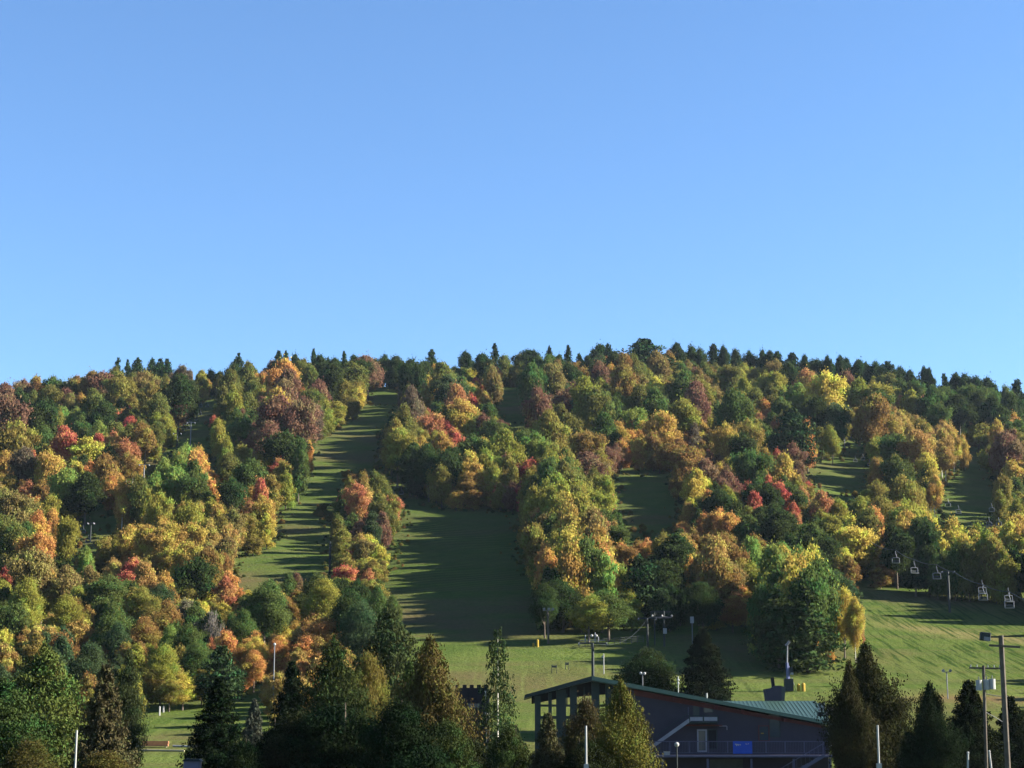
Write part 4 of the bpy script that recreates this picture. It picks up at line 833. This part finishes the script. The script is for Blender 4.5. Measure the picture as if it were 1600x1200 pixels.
MB().box((.12, -.2, H - .62), (1.75, .12, .12), 0, .06).build('crossarm', MT['wood'], t)
t, H = pole('utility_pole', 1532, 1040, 128, .11, MT['wood'], 'utility pole carrying white transformer cans', 'utility pole', lean=R(1.2))
MB().box((.15, 0, H - .18), (2.3, .1, .12)).build('crossarm', MT['wood'], t)
ins = MB()
for x in (-.9, -.45, .3, .75, 1.15): ins.tube([(x, 0, H - .12), (x, 0, H + .06)], .035, 6)
ins.build('insulator', MT['white'], t)
for x, z in ((-.42, -1.38), (.52, -1.28), (.13, -1.33)):
    tf = MB().tube([(x, -.16 - abs(x) * .2, H + z - .36), (x, -.16 - abs(x) * .2, H + z + .36)], .22, 12).build('transformer', MT['white'], t); MB().tube([(x, -.25, H + z + .36), (x, -.25, H + z + .6)], .03, 6).build('bushing', MT['steel'], tf)
MB().tube([(0, 0, H - 1.95), (.9, -.1, H - 2.1), (1.6, -.2, H - 2.12)], .025, 6).tube([(0, 0, H - 3.2), (.8, .1, H - 3.6), (1.5, .2, H - 4.0)], .02, 6).build('wire', MT['steel'], t)
pb = hit(1481, 1092); t = thing('lamp_post', pb, 'twin headed lamp post on the right lawn', 'lamp'); H = at(1481, 1050, pb.y).z - pb.z
MB().tube([(0, 0, 0), (0, 0, H)], .08).build('pole', MT['steel'], t); MB().box((0, 0, H), (1.0, .07, .07)).build('arm', MT['steel'], t)
for sx in (-1, 1): MB().box((sx * .5, -.1, H + .18), (.32, .3, .36), 0, .5 * sx).build('head', MT['white'] if sx < 0 else MT['steel'], t)
for px, top, D, r, lab in ((120, 1141, 100, .055, 'thin white pole rising at the lower left'), (915.5, 1134, 100, .055, 'thin white pole in front of the lodge'), (1371, 1133, 100, .055, 'thin white pole before the tall dark cedar')):
    t, H = pole('thin_pole', px, top, D, r, MT['white'], lab, 'pole'); MB().box((0, 0, H - 2.45), (.26, .22, .8)).build('box', MT['white'], t)
for px, top, ln, lab in ((1507, 1176, R(3), 'short white post leaning at the lower right, left one'), (1553, 1174, R(-4), 'short white post leaning beside the floodlight pole')):
    t, H = pole('post', px, top, 112, .06, MT['white'], lab, 'post', lean=ln); MB().ball((0, 0, H), .08).build('cap', MT['white'], t)
t, H = pole('lamp_post', 429, 1008, 236, .07, MT['steel'], 'thin lamp pole among the orange trees at left', 'lamp'); MB().ball((0, -.1, H + .1), .2).build('head', MT['white'], t)
t, H = pole('lamp_post', 1004, 1052, 205, .045, MT['steel'], 'small double lamp above the lodge roof', 'lamp'); MB().ball((-.2, 0, H), .17).ball((.22, 0, H - .02), .17).build('head', MT['white'], t)
def stub(px, base, top, w, mat, name, label, cat, group=None):
    b0 = hit(px, base); H = at(px, top, b0.y).z - b0.z; t = thing(name, b0, label, cat, group); MB().tube([(0, 0, -.1), (0, 0, H)], w / 2, 8).build('post', mat, t)
    MB().ball((0, 0, H), w * .55, 8).build('cap', mat, t); return t, H
stub(833.5, 1011, 1006, .35, MT['yellow'], 'padded_post', 'short yellow post left of its taller twin', 'post'); stub(840, 1011, 1001, .42, MT['yellow'], 'padded_post', 'taller yellow post at the foot of the shaded run', 'post')
stub(1248, 1080, 1071, .5, MT['yellow'], 'padded_post', 'dull yellow pad beside the snow gun', 'pad'); stub(1255.5, 1080, 1070, .55, MT['yellow'], 'padded_post', 'bright yellow pad right of the snow gun', 'pad')
stub(249, 1118, 1105, .25, MT['white'], 'post', 'left white post at the far edge of the small lawn', 'post'); stub(255, 1113, 1105, .3, MT['white'], 'post', 'right white post at the far edge of the small lawn', 'post')
stub(515, 896, 848, .5, MT['dsteel'], 'post', 'dark tall post left of the round red maple', 'post'); stub(535.5, 661, 650, .7, MT['white'], 'marker', 'whitish marker beside the upper grassy run', 'marker')
t, H = stub(943.5, 1053, 1022, .16, MT['white'], 'lamp_post', 'thin white lamp post on the lawn above the lodge', 'lamp'); MB().box((-.18, 0, H - .4), (.3, .25, .3)).build('head', MT['white'], t)
b0 = hit(857, 1006); t = thing('light_tower', b0, 'floodlight pole with cross lamps at foot of the dark wood', 'light pole'); H = at(855, 953, b0.y).z - b0.z
MB().tube([(0, 0, 0), (-.15, 0, H)], .17).build('pole', MT['wood'], t); MB().box((-.1, 0, H - .1), (1.7, .1, .1)).build('arm', MT['steel'], t)
for x in (-.75, .1, .8): MB().box((x, -.1, H + .15), (.42, .3, .4), 0, .3 * x).build('lamp', MT['steel'], t)

# ---- lift towers
def tower(px, base, top, r, arm, label, b0=None, mat='dsteel', D=None):
    b0 = b0 or (hit(px, base) if D is None else Vector((at(px, 1000, D).x, D, float(terr(at(px, 1000, D).x, D)))))
    H = at(px, top, b0.y).z - b0.z; t = thing('lift_tower', b0, label, 'lift tower', 'towers of the chairlifts')
    MB().tube([(0, 0, -.3), (0, 0, H)], r, 10, r * .8).build('mast', MT[mat], t); MB().box((0, 0, H), (arm, .18, .2)).build('crossarm', MT[mat], t)
    for sx in (-1, 1):
        w = MB().box((sx * arm / 2, 0, H - .22), (.14, 1.6, .14))
        for y in (-.6, -.2, .2, .6): w.tube([(sx * arm / 2 - .06, y, H - .1), (sx * arm / 2 + .06, y, H - .1)], .15, 8)
        w.build('sheave_bank', MT['steel'], t)
    return t, H, b0
TW = [(98, 886, 856, 1.5, 'lift tower lowest in the left clearing'), (141, 846, 817, 1.5, 'lift tower just above the left chairs'), (191.5, 812, 770, 2.6, 'dark lift tower in middle of the left clearing'), (224, 764, 726, 3.0, 'lift tower at top of the left clearing'),
      (297, 706, 660, 2.6, 'pale lift tower inside the left chairlift cut'), (276, 706, 677, 2.6, 'dark lift tower on left bank of the cut'), (1320, 706, 682, 2.6, 'small pale lift tower in the upper right clearing'), (1454, 803, 771, 2.4, 'wooden brown lift tower at right'),
      (1484, 957, 893, 2.4, 'lift tower beside the nearest hanging chairs'), (1554, 852, 822, 3.4, 'lift tower with loaded head on the far right run'), (1012, 1012, 966, 3.0, 'lift tower beside the lower lift station'), (776, 640, 596, 2.0, 'lift tower near the small upper clearing')]
for px, bs, tp, arm, lab in TW: tower(px, bs, tp, .2 if px not in (1484, 1454) else .26, arm, lab, mat='steel' if px in (297, 1320, 224) else 'dsteel')
t, H, b0 = tower(926, 0, 1005, .21, 3.4, 'tall dark green lift tower rising behind the lodge peak', D=222); t.name = 'lift_tower'
MB().tube([(-.9, 0, H), (-.9, 0, H + 1.0)], .07).tube([(.3, 0, H), (.3, 0, H + 1.3)], .07).tube([(.7, 0, H), (.7, 0, H + .8)], .07).box((0, 0, H + .35), (3.0, .08, .08)).build('work_frame', MT['steel'], t)
for x in (-.1, .45): MB().ball((x, -.1, H + .9), .17).build('lamp', MT['white'], t)
# lower lift station: portal frame with bull wheel
b0 = hit(1030, 1010); st = thing('lift_station', b0, 'lower chairlift station with lattice head and bull wheel', 'lift station')
H = at(1030, 955, b0.y).z - b0.z; q = b0.y / FPX
MB().tube([(8 * q, 0, -.2), (8 * q, 0, H)], .18).tube([(-6 * q, 1, -.2), (-6 * q, 1, H)], .12).build('leg', MT['dsteel'], st)
fr = MB()
for dz in (0, -.9): fr.box((4 * q, 0, H + dz), (30 * q, .12, .12)).box((4 * q, 2.2, H + dz), (30 * q, .12, .12))
for i in range(-2, 6): fr.box((i * 4.6 * q - 3 * q, 0, H - .45), (.08, .08, 1.0), 0, .5 if i % 2 else -.5)
for x in (-11 * q, 19 * q): fr.box((x, 1.1, H), (.1, 2.3, .1)).box((x, 0, H - .45), (.1, .1, .9))
fr.build('lattice', MT['dsteel'], st)
bw = MB()
for i in range(24):
    a = 2 * math.pi * i / 24; a2 = 2 * math.pi * (i + 1) / 24; bw.tube([(8 * q + 1.35 * math.cos(a), 1.1 + 1.35 * math.sin(a), H - 1.0), (8 * q + 1.35 * math.cos(a2), 1.1 + 1.35 * math.sin(a2), H - 1.0)], .07, 6)
for i in range(4): a = math.pi * i / 4; bw.tube([(8 * q + 1.3 * math.cos(a), 1.1 + 1.3 * math.sin(a), H - 1.0), (8 * q - 1.3 * math.cos(a), 1.1 - 1.3 * math.sin(a), H - 1.0)], .05, 6)
bw.build('bull_wheel', MT['steel'], st)
for x in (-10 * q, 5 * q, 20 * q): MB().ball((x, -.2, H - .8), .2, 8).build('lamp', MT['white'], st)
MB().box((9 * q, -.4, H - 3.4), (.6, .6, .9)).build('control_box', MT['white'], st)
b0 = hit(1082, 1006); t = thing('attendant_box', b0, 'small white box beside the lower lift station', 'box'); H = at(1082, 964, b0.y).z - b0.z
MB().box((0, 0, H - .5), (.6, .5, 1.1)).build('box', MT['white'], t); MB().tube([(0, 0, 0), (0, 0, H - 1)], .08).build('leg', MT['steel'], t)
# mesh fence left of the station
p0, p1 = hit(905, 1012), hit(1005, 1004); fe = thing('mesh_fence', p0, 'low mesh fence on posts leading to the lift station', 'fence'); d_ = p1 - p0
for i in range(12): u_ = i / 11; q_ = d_ * u_; zz = float(terr(p0.x + q_.x, p0.y + q_.y)) - p0.z; MB().box((q_.x, q_.y, zz + .6), (.09, .09, 1.3)).build('post', MT['net'], fe)
ms = MB()
for dz in (.25, .55, .85, 1.15):
    ms.tube([(d_.x * i / 11, d_.y * i / 11, float(terr(p0.x + d_.x * i / 11, p0.y + d_.y * i / 11)) - p0.z + dz) for i in range(12)], .03, 5)
ms.build('wire_mesh', MT['net'], fe)
# snow gun
b0 = hit(1232, 1080); sg = thing('snow_gun', b0, 'blue grey snow gun mast with a fan head behind the lodge', 'snow gun'); H = at(1232, 1008, b0.y).z - b0.z
MB().tube([(0, 0, 0), (-.1, 0, H * .62)], .26, 8, .2).tube([(.22, 0, 0), (.15, 0, H * .55)], .1).build('mast', MT['cab'], sg)
MB().tube([(-.1, 0, H * .6), (.05, 0, H)], .13, 8, .09).build('upper_mast', MT['steel'], sg)
MB().box((.05, 0, .9), (1.25, 1.1, 1.7)).build('base_crate', MT['dsteel'], sg); MB().box((.5, -.1, H * .45), (.4, .4, .9)).build('control_box', MT['dsteel'], sg); MB().box((.55, -.15, H * .38), (.42, .4, .3)).build('panel', MT['white'], sg)
MB().tube([(-.3, -.1, H), (.1, -.1, H + .1)], .16).tube([(.0, 0, H + .1), (.35, -.1, H + .55)], .17, 8, .2).build('nozzle', MT['steel'], sg); MB().tube([(1.1, 0, 0), (.55, 0, 2.0)], .04).build('brace', MT['steel'], sg)
# chairs
MT['chair'] = simple('pale_chair_paint', (205, 208, 214), 0.6, var=0.2, scale=3, k=0.28)
def chair_proto(double=True):
    w = 1.25 if double else .7; t = thing('lift_chair', (0, 0, 0), 'x', 'lift chair', 'chairs hanging on the lifts')
    MB().tube([(0, 0, 0), (0, 0, -.35), (.18, 0, -.9), (.18, 0, -1.2)], .055, 6).build('hanger', MT['chair'], t)
    f = MB(); r = .05
    f.tube([(-w / 2, 0, -1.25), (-w / 2, -.05, -2.15)], r, 6).tube([(w / 2, 0, -1.25), (w / 2, -.05, -2.15)], r, 6).tube([(-w / 2, 0, -1.25), (-w / 4, 0, -1.18), (w / 4, 0, -1.18), (w / 2, 0, -1.25)], r, 6).tube([(-w / 2, -.05, -2.15), (w / 2, -.05, -2.15)], r, 6)
    for sx in (-1, 1): f.tube([(sx * w / 2, 0, -2.1), (sx * w / 2, -.5, -2.12)], r, 6)
    f.build('frame', MT['chair'], t)
    s_ = MB().box((0, -.3, -2.14), (w, .45, .07)).build('seat', MT['chair'], t)
    MB().box((0, .02, -1.78), (w - .06, .04, .30)).build('backrest', MT['dsteel'], t); return t
proto = chair_proto()
CH = [(1399, 861, 318, 'lift chair farthest up of the near right row'), (1428, 876, 305, 'second lift chair down the near right row'), (1463, 884, 292, 'lift chair just left of the near right tower'), (1535, 915, 265, 'front chair of the pair right of the near tower'),
      (1534, 906, 285, 'rear chair of the pair right of the near tower'), (1576, 926, 252, 'front chair of the pair at far right'), (1575, 918, 270, 'rear chair of the pair at far right'),
      (1481, 779, 455, 'lift chair at lower end of the far right run'), (1497, 789, 450, 'low chair left of the yellow trees on far right run'), (1549, 786, 450, 'pale chair above the loaded tower head'), (1545, 808, 430, 'left chair at the loaded tower head'), (1560, 808, 430, 'right chair at the loaded tower head'),
      (602, 764, 520, 'leftmost chair over the shaded run'), (615, 766, 515, 'middle chair over the shaded run'), (627, 761, 520, 'right chair over the shaded run'), (638, 753, 530, 'faint uppermost chair over the shaded run'),
      (130, 820, 470, 'topmost chair in the left clearing'), (119, 834, 455, 'lower left chair in the left clearing'), (138, 835, 458, 'lower right chair in the left clearing'),
      (314, 628, 720, 'highest chair in the left cut, left one'), (324, 628, 720, 'highest chair in the left cut, right one'), (313, 640, 712, 'chair below the highest pair in the left cut'), (306, 648, 706, 'right chair of the middle cluster in the left cut'), (298, 650, 702, 'centre chair of the middle cluster in the left cut'),
      (289, 655, 698, 'left chair of the middle cluster in the left cut'), (295, 662, 694, 'lowest chair of the cluster in the left cut'), (286, 664, 690, 'lowest left chair in the left cut'), (1336, 712, 600, 'left faint chair in the upper right clearing'), (1348, 709, 598, 'middle faint chair in the upper right clearing'), (1358, 718, 590, 'bright seated chair in the upper right clearing')]
for i, (px, py, D, lab) in enumerate(CH):
    h_ = hit(px, py + 10 * 450 / D)
    if h_ is not None and D > h_.y - 6 and i > 11: D = h_.y - 8
    t = proto if i == 0 else None
    if t is None:
        t = proto.copy(); COL.objects.link(t)
        for c_ in proto.children: cc = c_.copy(); COL.objects.link(cc); cc.parent = t
    t.location = at(px, py, D); t.rotation_euler = (0, 0, g.uniform(-.25, .25)); t['label'] = lab
def cable(pts, label, r=.05):
    P_ = [at(*p) for p in pts]; Q = []
    for a, b_ in zip(P_[:-1], P_[1:]):
        for i in range(8): u_ = i / 8; Q.append(a.lerp(b_, u_) - Vector((0, 0, (a - b_).length * .02 * 4 * u_ * (1 - u_))))
    Q.append(P_[-1]); o = MB().tube([tuple(q - Q[0]) for q in Q], r, 5).build('lift_cable', MT['dsteel']); o.location = Q[0]; tag(o, label, 'cable')
cable([(1640, 951, 238), (1576, 924, 252), (1535, 913, 266), (1490, 893, 282), (1463, 882, 292), (1428, 874, 305), (1399, 859, 318), (1360, 846, 340)], 'dark haul cable above the near right chairs')
cable([(560, 776, 500), (602, 763, 512), (627, 759, 516), (638, 752, 520), (700, 735, 560)], 'dark haul cable over the shaded run')
cable([(926, 1004, 222), (1012, 966, float(hit(1012, 1012).y)), (1028, 958, float(hit(1030, 1010).y))], 'haul cable from the tall green tower to the lift station', .02)

# ---- small lawn things, shed and cabinet
b0 = hit(242, 1168); t = thing('plank_stack', b0, 'orange plank stack lying on the small lawn', 'planks'); q = b0.y / FPX
for i in range(4): MB().box((0, .12 * i, .22 + .15 * i), (41 * q - .1 * (i % 2), .5, .13), .01 * (i % 3)).build('plank', MT['plank'], t)
MB().box((-1.4 * 1, .1, .07), (.12, .7, .14)).box((1.3, .1, .07), (.12, .7, .14)).build('bearer', MT['pale'], t)
for px0, px1, py, lab in ((174, 221, 1167, 'white rail running left from the orange planks'), (270, 312, 1167.5, 'white rail right of the orange planks'), (217, 288, 1174, 'long pale rail lying before the orange planks')):
    a, b_ = hit(px0, py - (4 if px0 == 174 else 0)), hit(px1, py + 1); t = thing('ground_rail', a, lab, 'rail'); d_ = b_ - a
    MB().tube([(0, 0, .14), tuple(d_ + Vector((0, 0, .14)))], .11, 8).build('rail', MT['pale'] if px0 == 217 else MT['white'], t); MB().box((d_.x * .1, d_.y * .1, .06), (.2, .2, .14)).box((d_.x * .9, d_.y * .9, d_.z * .9 + .06), (.2, .2, .14)).build('foot', MT['pale'], t)
p = at(301, 1187, 118); z0 = float(terr(p.x, 118)); t = thing('cabinet', (p.x, 118, z0), 'lilac grey cabinet with a dark roof at the bottom edge', 'cabinet'); H = p.z - z0
MB().box((0, 0, (H - .1) / 2), (1.02, .8, H - .1)).build('body', MT['lilac'], t); MB().prism([(-.6, H - .1), (.6, H - .1), (.48, H + .05), (-.48, H + .05)], -.5, .5).build('roof', MT['dsteel'], t); MB().box((0, -.41, H - .75), (.8, .02, .9)).build('door', MT['lilac'], t)
z0 = float(terr(at(735, 1100, 212).x, 212)); p = at(738, 1070, 212); t = thing('shed', (p.x, 212, z0), 'dark flat topped shed with notched roof edge behind the rusty cedar', 'shed'); H = p.z - z0; q = 212 / FPX
MB().box((0, 1.5, (H - .5) / 2), (52 * q, 3, H - .5)).build('wall', MT['dark'], t)
nb_ = MB()
nb_.prism([(-26 * q, H - .5)] + [((-26 + i * 5.2) * q, H - (0 if (i // 1) % 2 else .3)) for i in range(0)] + [p_ for i in range(5) for p_ in (((-26 + i * 11) * q, H), ((-20 + i * 11) * q, H), ((-20 + i * 11) * q, H - .35), ((-15 + i * 11) * q, H - .35))][:-2] + [(24 * q, H - .5)], 0.0, .5)
nb_.build('parapet', MT['dark'], t); MB().box((20 * q, -.05, H - 1.3), (2.4 * q, .1, 1.3)).build('lamp', MT['white'], t); MB().box((2 * q, -.04, H - 2.4), (1.4, .08, .5)).build('window', MT['glass'], t)
globe_lamp(760, 1117, 200, -4.0, 'white globe lamp left of the thin larch', .16)
def frame_(px, base, top, w, label):
    b0 = hit(px, base); H = at(px, top, b0.y).z - b0.z; t = thing('gate_frame', b0, label, 'frame'); MB().tube([(-w / 2, 0, 0), (-w / 2, 0, H), (w / 2, 0, H), (w / 2, 0, 0)], .06, 6).build('frame', MT['net'], t)
    MB().box((0, 0, H - .25), (w, .03, .3)).build('flag', MT['net'], t)
frame_(866, 1052, 1039, .75, 'small dark gate frame on the lawn above the lodge'); frame_(886, 1046, 1035, .5, 'smaller faint gate frame on the upper lawn')

# ------------------------------------------------------------------ haze
bm_ = bmesh.new(); bmesh.ops.create_cube(bm_, size=1); hm = bpy.data.meshes.new('haze'); bm_.to_mesh(hm); bm_.free()
for v in hm.vertices: v.co = (v.co.x * 3300, v.co.y * 2900 + 1200, (v.co.z + 0.5) * 320 - 70)
hz = meshobj('haze', hm); tag(hz, 'thin blue haze lying over the valley and hill', kind='stuff')
m, nt, out = newmat('haze'); pv = N(nt, 'ShaderNodeVolumePrincipled'); pv.inputs['Color'].default_value = (0.62, 0.78, 1.0, 1); pv.inputs['Density'].default_value = 0.000021; pv.inputs['Anisotropy'].default_value = 0.2
nt.links.new(pv.outputs[0], out.inputs['Volume']); hm.materials.append(m)
